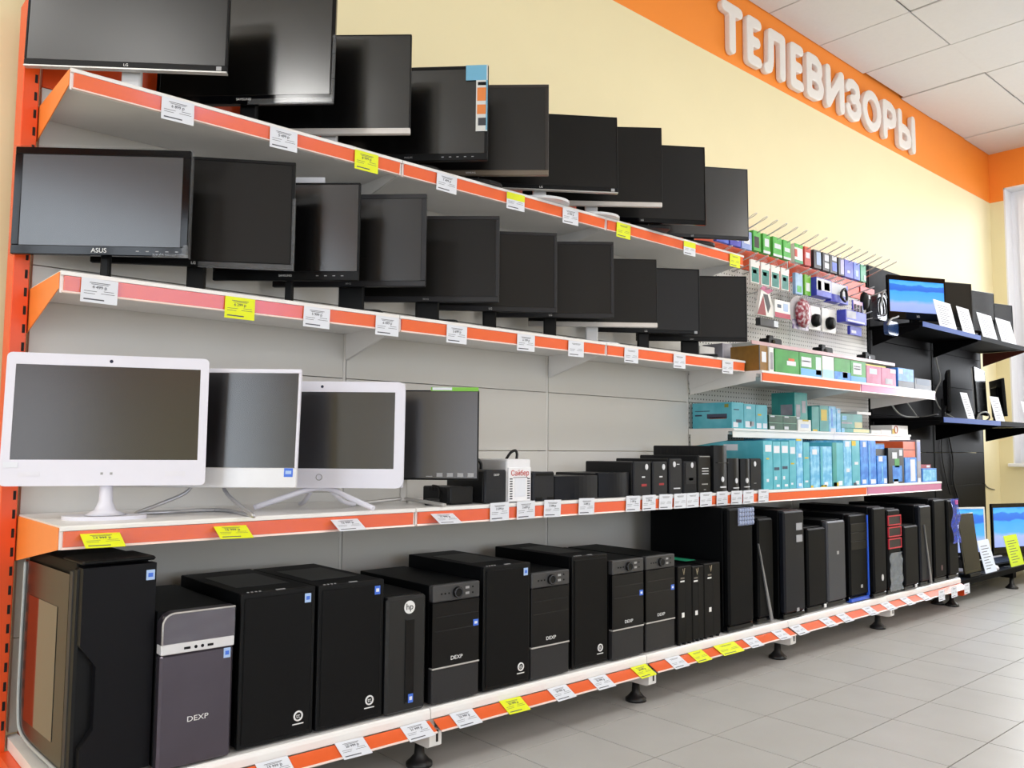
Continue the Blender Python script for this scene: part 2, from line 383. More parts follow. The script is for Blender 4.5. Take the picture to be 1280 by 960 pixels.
# ------------------------------------------------------------------ shelving (the long gondola)
BAYN = ['first bay from the left', 'second bay from the left', 'third bay from the left', 'fourth bay from the left', 'fifth bay from the left']
YB = 2.605                                                    # face of the back panels
unit = thing('shelving_unit', 'long white shop shelving run with orange end uprights along yellow wall', 'shelving', (0, 0, 0))
SLOT = M('slot_dark', '140d0a', .8)
def upright(x, orange, top, par, black=False):
    mat = BLKSH if black else (ORANGE if orange else WHITE)
    wd = .042 if orange and x < 1 else .012
    x0, x1 = (x-.045, x-.005) if wd > .02 else (x-.006, x+.006)
    u = obj('upright', MB().box(x0, x1, 2.575 if wd > .02 else 2.6065, 2.66, .0, top, .002), mat, par)
    if wd > .02:
        mb = MB(); z = .2
        while z < top-.04:
            mb.box(x1-.0115, x1-.0045, 2.5742, 2.576, z, z+.024); z += .0502
        obj('slot_row', mb, SLOT, u)['kind'] = 'stuff'
    return u
for k in range(6): upright(k, k == 0, 2.20, unit, black=k == 5)
ROWS = [.18, .43, .685, .94, 1.193, 1.451, 1.705, 1.962]
PEG = bpy.data.materials.new('perforated_white'); PEG.use_nodes = True; nt = PEG.node_tree; b = nt.nodes['Principled BSDF']
tc = nt.nodes.new('ShaderNodeTexCoord'); mp = nt.nodes.new('ShaderNodeMapping'); mp.inputs['Scale'].default_value = (40, 40, 40); nt.links.new(tc.outputs['Object'], mp.inputs[0])
fr_ = nt.nodes.new('ShaderNodeVectorMath'); fr_.operation = 'FRACTION'; nt.links.new(mp.outputs[0], fr_.inputs[0])
sb = nt.nodes.new('ShaderNodeVectorMath'); sb.operation = 'SUBTRACT'; sb.inputs[1].default_value = (.5, .5, .5); nt.links.new(fr_.outputs[0], sb.inputs[0])
ml = nt.nodes.new('ShaderNodeVectorMath'); ml.operation = 'MULTIPLY'; ml.inputs[1].default_value = (1, 0, 1); nt.links.new(sb.outputs[0], ml.inputs[0])
ln = nt.nodes.new('ShaderNodeVectorMath'); ln.operation = 'LENGTH'; nt.links.new(ml.outputs[0], ln.inputs[0])
lt = nt.nodes.new('ShaderNodeMath'); lt.operation = 'LESS_THAN'; lt.inputs[1].default_value = .17; nt.links.new(ln.outputs['Value'], lt.inputs[0])
mx = nt.nodes.new('ShaderNodeMix'); mx.data_type = 'RGBA'; mx.inputs[6].default_value = (*lin('dcdad6'), 1); mx.inputs[7].default_value = (*lin('4b4a44'), 1); nt.links.new(lt.outputs[0], mx.inputs[0]); nt.links.new(mx.outputs[2], b.inputs['Base Color']); b.inputs['Roughness'].default_value = .4
for k in range(5):
    for a, b_ in zip(ROWS, ROWS[1:]):
        perf = k >= 3 and a > .9
        bx('back_panel', (k+.0075, k+.9925, YB, YB+.03, a+.0012, b_-.0012), PEG if perf else PANELW, unit, .0008)
    bx('header_panel', (k+.0075, k+.9925, YB, YB+.03, 1.9635, 2.185), ORANGE, unit, .0015)
FOOT = M('leg_black', '141416', .4)
for k in range(6):
    orange = k in (0, 5)
    mb = MB(); mb.prism([(2.035, .1160), (2.07, .1160), (2.075, .1465)][::-1] and [(2.075, .1465), (2.07, .1175), (2.035, .1175), (2.035, .078), (2.045, .072), (2.16, .072), (2.22, .110), (2.57, .110), (2.57, .1465)], k-.022, k+.022, 'x')
    ft = thing('base_foot', ('orange' if orange else 'white')+' base foot with black screw leg under the bottom shelf, '+ORD[k]+' from left', 'shelf foot')
    f = obj('foot_bracket', mb, ORANGE if orange else WHITE, ft)
    bx('slot', (k+.002, k+.009, 2.0335, 2.036, .088, .122), SLOT, f)
    for yy in ((2.115,) if k != 5 else (2.115, 2.2)):
        obj('leg', MB().lathe([(.040, 0), (.040, .010), (.030, .018), (.016, .034), (.013, .074)], 18, (k, yy, 0)), FOOT, ft)
for k in range(5): tag(bx('base_beam', (k+.03, k+.97, 2.10, 2.115, .092, .104), M('grey_beam', '6d6b68', .5)), 'thin grey beam under the bottom shelf between feet, '+BAYN[k], 'beam')

def shelf(k, lvl, zt, yf, lvname, x0=None, x1=None, bh=(.10, .04), rail=True, th=.030, mat=None, rmat=None, left_br=None, name='metal_shelf'):
    mat = mat or SHELFW
    x0 = k if x0 is None else x0; x1 = k+1 if x1 is None else x1
    t = thing(name, lvname, 'shelf', ((x0+x1)/2, yf, zt), 0, None)
    lip = .044 if lvl == 'w' else .055
    hw = (x1-x0)/2-.0015; dp = YB-.003-yf
    if lvl == 'base':
        mb = MB().prism([(0, 0), (-.004, -.004), (-.006, -.012), (-.006, -.030), (.0, -.034), (.002, -.03), (dp, -.03), (dp, 0)], -hw, hw, 'x')
    else:
        mb = MB().prism([(0, 0), (-.003, -.003), (-.003, -.011), (0.004, -.012), (.004, -lip), (.006, -lip), (.006, -th*.5), (.03, -th*.5), (.03, -th), (dp, -th), (dp, 0)], -hw, hw, 'x')
    obj('board', mb, mat, t)
    if rail:
        if lvl == 'base':
            mb = MB().prism([(-.007, -.0335), (-.0095, -.0325), (-.050, -.0535), (-.049, -.056)], -hw+.006, hw-.006, 'x')
            obj('price_rail', mb, M('orange_base_strip', 'e7632f', .3, noise=.05), t)
            obj('rail_lip', MB().prism([(-.0495, -.053), (-.0535, -.0555), (-.0535, -.0575), (-.049, -.0565)], -hw+.006, hw-.006, 'x'), RAILC, t)
        else:
            obj('price_rail', MB().prism([(-.0035, -.0125), (.0035, -.0125), (.0035, -.049), (-.0005, -.049)], -hw+.008, hw-.008, 'x'), rmat or RAILO, t)
            obj('rail_lip', MB().prism([(-.0015, -.0495), (.0035, -.0495), (.0035, -.0545), (-.0045, -.0545)], -hw+.004, hw-.004, 'x'), RAILC, t)
    if lvl != 'base':
        for s in (-1, 1):
            om = BRACK if (left_br == 'orange' and s < 0) else mat
            xx = s*(hw-.002)
            ob = (.125, .055) if (om is BRACK and lvl == 's3') else bh
            bb = (.09, .055) if (lvl == 'w' and k == 3 and s < 0) else bh
            a, c = (xx-.0015, xx+.0015) if not (om is BRACK) else (-hw-.0028, -hw-.0004)
            obj('bracket', MB().prism([(.006, -.004), (.006, -ob[1]), (dp-.004, -ob[0]), (dp-.004, -.004)] if om is BRACK else [(.035, -th), (.035, -bb[1]-.004), (dp-.01, -bb[0]), (dp-.01, -th)], a, c, 'x'), om, t)
    return t
for k in range(3):
    shelf(k, 's1', 1.899, 2.264, 'topmost orange edged white monitor shelf, '+BAYN[k], bh=(.10, .045), left_br='orange' if k == 0 else None)
    shelf(k, 's2', 1.381, 2.264, 'second orange edged monitor shelf down, '+BAYN[k], bh=(.125, .045), left_br='orange' if k == 0 else None)
S3N = ['white all-in-one computers', 'black power supplies beside a monitor', 'a row of black power supplies', 'tall turquoise cartons', 'blue cartons at its right end']
BN = ['five black and grey computer towers', 'five black towers', 'slim towers and two taller ones', 'a grey and a blue edged tower', 'a red grilled tower']
for k in range(5):
    shelf(k, 's3', .762, 2.155, 'middle white shelf with '+('pink-sheened' if k == 4 else 'orange')+' edge strip holding '+S3N[k], rmat=RAIL_SHEEN if k == 4 else None, bh=(.082, .052), left_br='orange' if k == 0 else None)
    shelf(k, 'base', .178, 2.066, 'bottom white shelf with tilted price rail under '+BN[k])
for k in (3, 4):
    shelf(k, 'p4', 1.3305, 2.176, ['orange edged shelf of green cartons under the pegboard, left half', 'pink-sheen edged shelf of pink and blue cartons under the pegboard, right half'][k-3], rmat=RAIL_SHEEN if k == 4 else None, bh=(.10, .045))
    shelf(k, 'w', 1.056, 2.336, 'plain white shelf without price rail under the pegboard, '+['left half', 'right half'][k-3], bh=(.044, .032), rail=False)

# ------------------------------------------------------------------ price tags
LINES = [MB(), MB()]
for q, mb in enumerate(LINES):
    for (x0, x1, z0, z1) in ((-.024, .024, .050, .0515), (-.02, .02, .0465, .0478), (-.036, -.006, .028, .0292), (.01, .034, .030, .0312), (.004, .036, .024, .0252), (-.036, -.010, .022, .0232), (-.036, .012, .0065, .0098)):
        if q == 0: mb.quad((x0, -.0008, z0), (x1, -.0008, z0), (x1, -.0008, z1), (x0, -.0008, z1))
        else: mb.quad((x0, -.0008, z0), (x1, -.0008, z0), (x1, -.0008, z1), (x0, -.0008, z1))
LINE_ME = LINES[0].mesh('print', INK)
TAGME = {c: MB().box(-.043, .043, -.0005, .0005, 0, .061).mesh('price_tag', m) for c, m in (('W', PAPER), ('Y', YELL))}
def price_tag(x, w_, y, z, rx, colr, label, num=None):
    t = link('price_tag', TAGME['Y' if colr == 'Y' else 'W'], None, (x, y, z), (rx, R(random.uniform(-1.2, 1.2)), R(random.uniform(-1, 1))))
    t.scale = (w_/.086, 1, 1)
    tag(t, label, 'price tag', 'price tags on the shelf edges')
    p = link('print', LINE_ME, t)
    if num: text(num, .011, INK, t, (0, -.0009, .0395), name='price')
    if colr == 'M': bx('yellow_corner', (-.043, .043, -.0009, -.0004, .036, .061), YELL, t)
    return t
CN = {'W': 'white', 'Y': 'yellow', 'M': 'white and yellow'}
T1 = [(.267, 'W', '6 899 р'), (.577, 'W', '5 499 р'), (.861, 'Y', '8 999 р'), (1.18, 'W', '7 499 р'), (1.499, 'M', None), (1.788, 'W', '6 999 р'), (2.102, 'Y', None), (2.556, 'M', None), (2.915, 'Y', None)]
T2 = [(.090, 'W', '4 499 р'), (.459, 'Y', '6 299 р'), (.699, 'W', '5 999 р'), (.950, 'W', '6 499 р'), (1.232, 'W', '5 699 р'), (1.555, 'W', '6 199 р'), (1.82, 'W', None), (2.149, 'W', None), (2.475, 'W', None), (2.843, 'W', None)]
for i, (x, c, n) in enumerate(T1): price_tag(x, .087, 2.2585, 1.8275, R(2), c, '%s paper price tag on the top shelf edge, %s from the left' % (CN[c], ORD[i]), n)
for i, (x, c, n) in enumerate(T2): price_tag(x, .087, 2.2585, 1.308, R(2), c, '%s paper price tag on the second shelf edge, %s from the left' % (CN[c], ORD[i]), n)
T3 = [(.088, 'Y', 1), (.405, 'Y', 1), (.748, 'W', 1), (1.10, 'W', 1), (1.338, 'W', 0), (1.457, 'W', 0), (1.585, 'W', 0), (1.76, 'W', 0), (2.025, 'W', 0), (2.122, 'W', 0), (2.229, 'W', 0), (2.324, 'W', 0), (2.411, 'W', 0), (2.504, 'W', 0), (2.624, 'W', 0), (2.734, 'W', 0), (2.83, 'W', 0), (2.952, 'W', 0)]
for i, (x, c, tilted) in enumerate(T3):
    if tilted: price_tag(x, .088, 2.100, .713, R(-62), c, '%s price tag flipped outwards on the middle shelf edge, %s from the left' % (CN[c], ORD[i]), '%d 999 р' % (14+i))
    else: price_tag(x, .083, 2.1475 - (.001*(i % 2)), .707, R(2), c, 'white price tag upright on the middle shelf edge, %s tag from the left' % ORD[i], '3 %d99 р' % (i % 8+1) if i < 10 else None)
T4 = [(.495, 'W'), (.721, 'W'), (.933, 'W'), (1.110, 'W'), (1.308, 'Y'), (1.520, 'W'), (1.718, 'W'), (1.945, 'Y'), (2.145, 'W'), (2.291, 'Y'), (2.49, 'Y'), (2.668, 'W'), (2.894, 'W'), (3.047, 'W'), (3.313, 'W'), (3.474, 'W'), (3.742, 'W'), (3.951, 'W'), (4.178, 'W'), (4.393, 'W'), (4.585, 'V'), (4.768, 'V'), (4.960, 'V')]
for i, (x, c) in enumerate(T4):
    if c == 'V': price_tag(x, .085, 2.0105, .093, R(-1), 'W', 'white price tag hanging upright on the bottom rail, %s tag from the left' % ORD[i])
    else: price_tag(x, (.15 if i == 10 else .088), 2.0030, .1203, R(-62), c, '%s price tag lying on the tilted bottom rail, %s tag from the left' % (CN[c], ORD[i]), '%d 999 р' % (19+i) if i < 8 else None)

# ------------------------------------------------------------------ monitors
STICK = {}
def monitor(spec):
    (nm, name, cat, zs, x, y, zb, yaw, tilt, w_, h_, st, label) = spec
    s = dict(b=.012, top=None, chin=.018, body=BLK, bez=BLK, chinm=None, scr=SCREEN, r=.003, neck='pillar', neckm=BLK, logo=None, logos=.011, baser=(.115, .085)); s.update(st)
    top = s['top'] or s['b']
    t = thing(name, label, cat, (x, y, zs), R(yaw))
    hw = w_/2; rx = -R(tilt)
    # front frame (bezel) as a frame, screen inset 1.5 mm
    def P(part): part.location = (0, 0, zb); part.rotation_euler = (rx, 0, 0); return part
    outer = rrect(-hw, hw, 0, h_, s['r'], 4); b = s['b']
    inner = [(-hw+b, s['chin']), (hw-b, s['chin']), (hw-b, h_-top), (-hw+b, h_-top)]
    mb = MB(); n = len(outer)
    # rim: 4 side strips as flat chamfered bars (left,right,top,chin)
    if s['r'] < .01:
        mb.box(-hw, hw, 0, .014, h_-top, h_, .0015); mb.box(-hw, -hw+b, 0, .014, s['chin'], h_-top, .0012); mb.box(hw-b, hw, 0, .014, s['chin'], h_-top, .0012)
        fr = obj('bezel', mb, s['bez'], t); P(fr)
        P(bx('chin', (-hw, hw, -.0006, .016, 0, s['chin'], .002), s['chinm'] or s['bez'], t))
    else:
        vo = len(mb.v); inn = []
        for (px_, pz_) in outer: inn.append((min(max(px_, -hw+b), hw-b), min(max(pz_, s['chin']), h_-top)))
        for yy, pts in ((0, outer), (0, inn), (.003, inn)): mb.v += [(p[0], yy, p[1]) for p in pts]
        for i in range(n):
            j = (i+1) % n
            mb.face((vo+i, vo+n+i, vo+n+j, vo+j)); mb.face((vo+n+i, vo+2*n+i, vo+2*n+j, vo+n+j))
        mb.prism(outer, .0, .016, 'y'); 
        # drop the prism's front cap so that the screen shows
        capi = [i for i, f in enumerate(mb.f) if len(f) == n and all(abs(mb.v[q][1]) < 1e-6 for q in f)]
        for i in capi: mb.f.pop(i); mb.m.pop(i); mb.sm = {q-1 if q > i else q for q in mb.sm if q != i}
        P(obj('bezel', mb, s['bez'], t))
    P(bx('screen', (-hw+b-.001, hw-b+.001, .0018, .006, s['chin']-.001, h_-top+.001), s['scr'], t))
    # back housing: flat shell + raised middle
    mb = MB(); mb.box(-hw+.002, hw-.002, .0145, .024, .002, h_-.002, .003)
    mb.box(-hw*.5, hw*.5, .0235, .042, h_*.16, h_*.80, .010)
    P(obj('housing', mb, s['body'], t))
    cm = s['chin']*.48
    if s['logo']:
        lg = text(s['logo'], s['logos'], s.get('logom', LOGO), t, (0, 0, 0), name='logo'); 
        lg.parent = fr if s['r'] < .01 else t
        if s['r'] < .01: lg.location = (s.get('logox', 0), -.0014, cm); lg.rotation_euler = (R(90), 0, 0)
        else:
            lg.location = (0, -.0008-math.sin(-rx)*0, zb+cm); lg.rotation_euler = (R(90)+rx, 0, 0)
    if s.get('keys'):
        mb = MB()
        for q in range(s['keys']): mb.box(hw*.42+q*.026, hw*.42+q*.026+.008, -.0013, -.0004, cm-.001, cm+.0012)
        k_ = obj('key_marks', mb, LOGOG, t); P(k_); k_['kind'] = 'stuff'
    if s.get('corner'):
        P(bx('corner_mark', (hw-.028, hw-.014, -.0014, -.0002, cm-.006, cm+.006), LOGOG, t))
    if s.get('lipmetal'):
        P(bx('metal_lip', (-hw, hw, -.001, .016, -.002, .002), SILV, t))
    nm_ = s['neckm']; br = s['baser']; yn = .036
    if s['neck'] in ('pillar', 'slim', 'wide'):
        nw = {'pillar': .026, 'slim': .012, 'wide': .042}[s['neck']]
        obj('neck', MB().box(-nw, nw, yn, yn+.022, .011, zb+h_*.34, .004), nm_, t)
        if s['neck'] == 'wide':
            mb = MB().prism(rrect(-br[0], br[0], yn-.085, yn+.055, .02, 4), .0, .012, 'z')
        else:
            mb = MB().prism([(br[0]*math.cos(2*math.pi*q/28), yn-.014+br[1]*math.sin(2*math.pi*q/28)) for q in range(28)], .0, .010, 'z')
        obj('stand_base', mb, nm_, t)
    elif s['neck'] == 'trumpet':
        prof = [(.085, 0), (.082, .006), (.05, .010), (.026, .022), (.017, .045), (.015, zb+.05)]
        obj('neck', MB().lathe(prof[2:], 20, (0, yn-.012, 0)), nm_, t)
        mb = MB().prism([(.10*math.cos(2*math.pi*q/36), yn-.018+.06*math.sin(2*math.pi*q/36)) for q in range(36)], 0, .009, 'z'); obj('stand_base', mb, nm_, t)
    elif s['neck'] == 'loop':
        for sx in (-1, 1):
            pts = arc([(sx*.03, .045, zb+.05), (sx*.05, .04, zb-.01), (sx*.11, -.005-.02*(sx > 0), .03), (sx*.165, -.02-.065*(sx > 0), .007), (sx*.15, -.01-.05*(sx > 0), .0055), (sx*.09, .03, .006), (sx*.04, .10, .0055), (0, .115, .0055)], 5)
            obj('stand_leg', MB().tube(pts, .0052, 8), nm_, t)
        bx('hinge', (-.04, .04, .040, .055, zb+.02, zb+.08), nm_, t, .003)
    elif s['neck'] == 'arch':
        pts = arc([(-.175, -.06, .009), (-.10, -.02, .036), (-.03, .02, .060), (.03, .02, .060), (.10, -.02, .036), (.175, -.06, .009)], 5)
        obj('stand_leg', MB().tube(pts, .0085, 8), nm_, t)
        obj('stand_leg', MB().tube(arc([(-.03, .03, .055), (-.06, .08, .02), (-.085, .13, .008)], 5), .007, 8), nm_, t)
        obj('stand_leg', MB().tube(arc([(.03, .03, .055), (.06, .08, .02), (.085, .13, .008)], 5), .007, 8), nm_, t)
        bx('hinge', (-.045, .045, .020, .045, .050, zb+.08), SILV, t, .004)
    elif s['neck'] == 'vee':
        for sx in (-1, 1): obj('stand_leg', MB().tube(arc([(0, .045, .02), (sx*.08, -.01, .012), (sx*.15, -.07, .006)], 4), .006, 8), SILV, t)
        obj('stand_leg', MB().tube([(0, .045, .02), (0, .14, .006)], .006, 8), SILV, t)
        obj('neck', MB().box(-.012, .012, .036, .050, .01, zb+h_*.3, .003), SILV, t)
    for f_ in s.get('extra', ()): f_(t, hw, h_, zb, P)
    return t
def film_wrap(t, hw, h_, zb, P):
    mb = MB(); g = .003
    mb.box(-hw-g, -hw-g+.0006, -.004, .02, -.004, h_+.004); mb.box(hw+g, hw+g+.0006, -.004, .02, -.004, h_+.004)
    for q in range(5): mb.box(hw-.010-.003*(q % 2), hw+g, -.004-.001*(q % 2), -.0035-.001*(q % 2), -.004+q*.007, .003+q*.007)
    for q in range(6): mb.box(hw-.09+q*.016, hw-.075+q*.016, -.004-.001*(q % 2), -.0035-.001*(q % 2), -.004, .006)
    mb.box(-hw-g, hw+g, -.004, .02, h_+.002, h_+.0026)
    P(obj('protective_film', mb, FILM, t))
def film_corner(t, hw, h_, zb, P):
    mb = MB(); mb.box(hw*.05, hw+.003, -.003, -.0026, -.004, .014)
    n = 10
    for i in range(n): mb.box(hw-.006, hw+.004, -.003-.0015*(i % 2), -.0018-.0015*(i % 2), .014+i*.02, .014+i*.02+.0185)
    P(obj('protective_film', mb, FILM, t))
STKB, STKO, STKW = M('sticker_sky', '6fb0cf', .4), M('sticker_orange', 'e2823b', .4), M('sticker_paper', 'd6d6d3', .5)
def promo_strip(t, hw, h_, zb, P):
    s_ = P(bx('promo_sticker', (hw-.042, hw-.002, -.0022, -.0012, h_*.30, h_+.001), STKW, t))
    for z0, z1, x0, m in ((h_*.84, h_, hw-.078, STKB), (h_*.62, h_*.76, hw-.038, STKO), (h_*.48, h_*.58, hw-.038, STKO), (h_*.785, h_*.82, hw-.036, BLK), (h_*.36, h_*.44, hw-.034, MGREY)):
        bx('sticker_print', (x0, hw-.006, -.0028, -.0022, z0, z1), m, s_)
    bx('sticker_print', (hw-.008, hw-.002, -.0028, -.0022, h_*.31, h_*.84), STKB, s_)
def film_top(t, hw, h_, zb, P):
    P(obj('paper_slip', MB().box(-hw*.1, hw*.5, .008, .009, h_-.01, h_+.02), PAPER, t, rot=(0, 0, 0)))
def cam_dot(t, hw, h_, zb, P):
    P(obj('webcam', MB().prism(ring(.0045, 12, 0, h_-.016), -.001, .0002, 'y'), M('lens', '1c2440', .2), t))
def cam_dot_side(t, hw, h_, zb, P): cam_dot(t, hw, h_, zb, P)
def chin_marks(t, hw, h_, zb, P):
    mb = MB(); mb.box(-.012, -.006, -.001, -.0002, .028, .034); mb.box(.010, .016, -.001, -.0002, .028, .034)
    P(obj('logo', mb, LOGOG, t)); P(bx('speaker_grille', (-.20, -.15, -.001, -.0004, .024, .036), M('grille_white', 'dedde6', .4), t)); P(bx('speaker_grille', (.14, .19, -.001, -.0004, .024, .036), M('grille_white', 'dedde6', .4), t))
    P(bx('sticker', (-hw+.008, -hw+.04, -.0014, -.0004, .046, .060), PAPER, t))
def blue_sq(t, hw, h_, zb, P):
    s_ = P(bx('sticker', (hw-.034, hw-.010, -.0016, -.0006, .030, .054), BLUEST, t)); bx('sticker_print', (hw-.030, hw-.014, -.0021, -.0016, .038, .047), PBLUE, s_)
def hp_ring(t, hw, h_, zb, P):
    mb = MB().tube([(.009*math.cos(2*math.pi*q/16), -.001, .032+.009*math.sin(2*math.pi*q/16)) for q in range(16)], .0012, 6, True)
    P(obj('logo_ring', mb, LOGOG, t))
def green_tab(t, hw, h_, zb, P):
    s_ = P(bx('promo_sticker', (hw-.16, hw-.002, -.001, .010, h_-.003, h_+.010), M('sticker_green', '77b83a', .4), t)); bx('sticker_print', (hw-.155, hw-.09, -.0016, -.001, h_+.000, h_+.009), PAPER, s_)
    mb = MB()
    for q in range(5): mb.box(hw-.17+q*.034, hw-.17+q*.034+.020, -.0014, -.0004, .010, .013 if q == 0 else .023)
    k = P(obj('icon_row', mb, LOGOG, t)); k['kind'] = 'stuff'
CLEAR = M('clear_stand_plastic', 'd9dadd', .2, noise=.02)
SILCH = M('silver_chin', 'cfcac6', .3, .25)
S1Z, S2Z, S3Z = 1.899, 1.381, .762
MON = [
 ('T1', 'monitor', 'monitor', S1Z, .161, 2.370, .084, -37.4, 2.3, .542, .330, dict(b=.006, chin=.020, logo='LG', corner=1, neckm=CLEAR, lipmetal=1), 'slim black monitor at the left end of the top shelf, silver lower lip'),
 ('T2', 'monitor', 'monitor', S1Z, .497, 2.368, .080, -44.5, 2.0, .545, .365, dict(b=.012, chin=.028, bez=BLKG, logo='SAMSUNG', logos=.010, extra=(film_corner,), scr=SCREENG), 'big glossy black monitor with torn film on its right edge, top shelf second'),
 ('T3', 'monitor', 'monitor', S1Z, .775, 2.369, .059, -43.4, .5, .545, .334, dict(b=.004, chin=.020, chinm=SILCH, neckm=CLEAR, scr=SCREENG), 'frameless black monitor with silver lower bar, third on the top shelf'),
 ('T4', 'monitor', 'monitor', S1Z, 1.086, 2.354, .039, -46.0, .6, .551, .338, dict(b=.012, chin=.026, logo='PHILIPS', logos=.009, logom=LOGOG, keys=5, extra=(promo_strip,), scr=SCREENG), 'black monitor with a blue and orange promo sticker on its right edge'),
 ('T5', 'monitor', 'monitor', S1Z, 1.342, 2.329, .041, -43.4, .5, .567, .342, dict(b=.013, chin=.020, chinm=M('bronze_chin', '6f6457', .35, .2), bez=M('brown_black', '2a2523', .3), logo='SAMSUNG', logos=.008), 'brownish black monitor with bronze lower bezel, fifth on the top shelf'),
 ('T6', 'monitor', 'monitor', S1Z, 1.665, 2.297, .051, -34.8, 2.2, .610, .309, dict(b=.004, chin=.020, logo='LG', corner=1, lipmetal=1, neckm=CLEAR, scr=SCREENM), 'wide slim black monitor with thin silver lip, sixth on the top shelf'),
 ('T7', 'monitor', 'monitor', S1Z, 1.972, 2.311, .052, -38.8, .5, .580, .339, dict(b=.003, chin=.020, chinm=SILCH, neckm=CLEAR, scr=SCREENM), 'frameless black monitor with silver lower bar, seventh on the top shelf'),
 ('T8', 'monitor', 'monitor', S1Z, 2.276, 2.301, .036, -34.4, 1.3, .580, .355, dict(b=.006, chin=.022, bez=BLKG, logo='LG', neck='wide', scr=SCREENM), 'black monitor with glossy lower bezel, eighth on the top shelf'),
 ('T9', 'monitor', 'monitor', S1Z, 2.653, 2.313, .038, -32.1, .5, .563, .345, dict(b=.004, chin=.018, logo='LG', bez=DGREY, scr=SCREENG), 'slate grey looking monitor at the right end of the top shelf'),
 ('M1', 'monitor', 'monitor', S2Z, .122, 2.400, .080, -38.5, .5, .466, .296, dict(b=.020, chin=.026, bez=BLKG, logo='ASUS', logos=.018, keys=5, extra=(film_wrap,), neck='slim', scr=SCREENG), 'glossy framed black monitor in clear film at left end of second shelf'),
 ('M2', 'monitor', 'monitor', S2Z, .369, 2.380, .085, -32.0, .8, .556, .324, dict(b=.010, chin=.018, logo='LG', extra=(film_corner,), scr=SCREENM), 'black monitor with wrinkled film down its right edge, second on the second shelf'),
 ('M3', 'monitor', 'monitor', S2Z, .660, 2.393, .086, -42.8, .5, .458, .312, dict(b=.006, chin=.030, logo='SAMSUNG', logos=.009, keys=4, extra=(film_top,), neck='slim', scr=SCREENG), 'narrow black monitor with paper slip behind its top, third on the second shelf'),
 ('M4', 'monitor', 'monitor', S2Z, .883, 2.392, .096, -44.5, .5, .510, .311, dict(b=.016, chin=.020, bez=DGREY, logo='BENQ', logos=.007, logom=LOGOG, neck='wide'), 'charcoal framed monitor with brownish screen, fourth on the second shelf'),
 ('M5', 'monitor', 'monitor', S2Z, 1.190, 2.384, .082, -42.6, 1.7, .516, .312, dict(b=.013, chin=.020, bez=DGREY, logo='BENQ', logos=.008, logom=LOGOG, neck='wide', scr=SCREENM), 'charcoal framed monitor with olive dark screen, fifth on the second shelf'),
 ('M6', 'monitor', 'monitor', S2Z, 1.496, 2.394, .085, -35.7, .5, .509, .310, dict(b=.012, chin=.020, bez=DGREY, logo='LG', scr=SCREENM), 'dark grey monitor, sixth from the left on the second shelf'),
 ('M7', 'monitor', 'monitor', S2Z, 1.806, 2.388, .095, -41.4, .8, .511, .312, dict(b=.012, chin=.018, bez=DGREY, logo='LG', scr=SCREENM), 'dark grey monitor directly left of the silver based one on the second shelf'),
 ('M8', 'monitor', 'monitor', S2Z, 2.040, 2.371, .080, -38.4, 2.5, .545, .294, dict(b=.003, chin=.020, chinm=SILCH, neckm=CLEAR, scr=SCREENM), 'frameless dark monitor with silver lower bar and clear stand on second shelf'),
 ('M9', 'monitor', 'monitor', S2Z, 2.411, 2.394, .092, -33.8, .5, .510, .300, dict(b=.006, chin=.016, logo='LG', corner=1, scr=SCREENM), 'black monitor second from the right on the second shelf'),
 ('M10', 'monitor', 'monitor', S2Z, 2.699, 2.354, .077, -40.3, .5, .525, .312, dict(b=.006, chin=.020, logo='acer', logos=.011, logom=LOGOG, neck='wide', scr=SCREENM), 'black monitor at the right end of the second shelf beside the pegboard'),
 ('W1', 'all_in_one_computer', 'computer', S3Z, .135, 2.298, .085, -23.5, 3.5, .480, .338, dict(b=.021, top=.030, chin=.066, body=AIOW, bez=AIOW, r=.012, neck='trumpet', neckm=AIOW, scr=SCREENG, extra=(cam_dot, chin_marks)), 'white all-in-one computer on an oval foot at left end of middle shelf'),
 ('W2', 'all_in_one_computer', 'computer', S3Z, .378, 2.280, .075, -40.0, 5.5, .510, .332, dict(b=.007, top=.012, chin=.055, body=AIOW, bez=AIOW, chinm=M('silver_white', 'd9d9dc', .32, .1), neck='loop', neckm=M('loop_metal', 'b4b5ba', .3, .6), scr=SCREENG, extra=(blue_sq,)), 'white all-in-one computer with pale chin on bent wire legs, second on middle shelf'),
 ('W3', 'all_in_one_computer', 'computer', S3Z, .729, 2.274, .065, -41.0, 2.9, .506, .323, dict(b=.030, top=.032, chin=.058, body=AIOW, bez=AIOW, r=.022, neck='arch', neckm=AIOW, scr=SCREENG, extra=(cam_dot_side, hp_ring)), 'white round cornered all-in-one computer on an arched stand, third on middle shelf'),
 ('W4', 'monitor', 'monitor', S3Z, 1.041, 2.294, .083, -42.4, 3.2, .499, .296, dict(b=.004, chin=.006, neck='vee', scr=SCREENG, extra=(green_tab,)), 'frameless black monitor with green top sticker on a silver vee stand'),
]
for s in MON: monitor(s)
MB_ = None

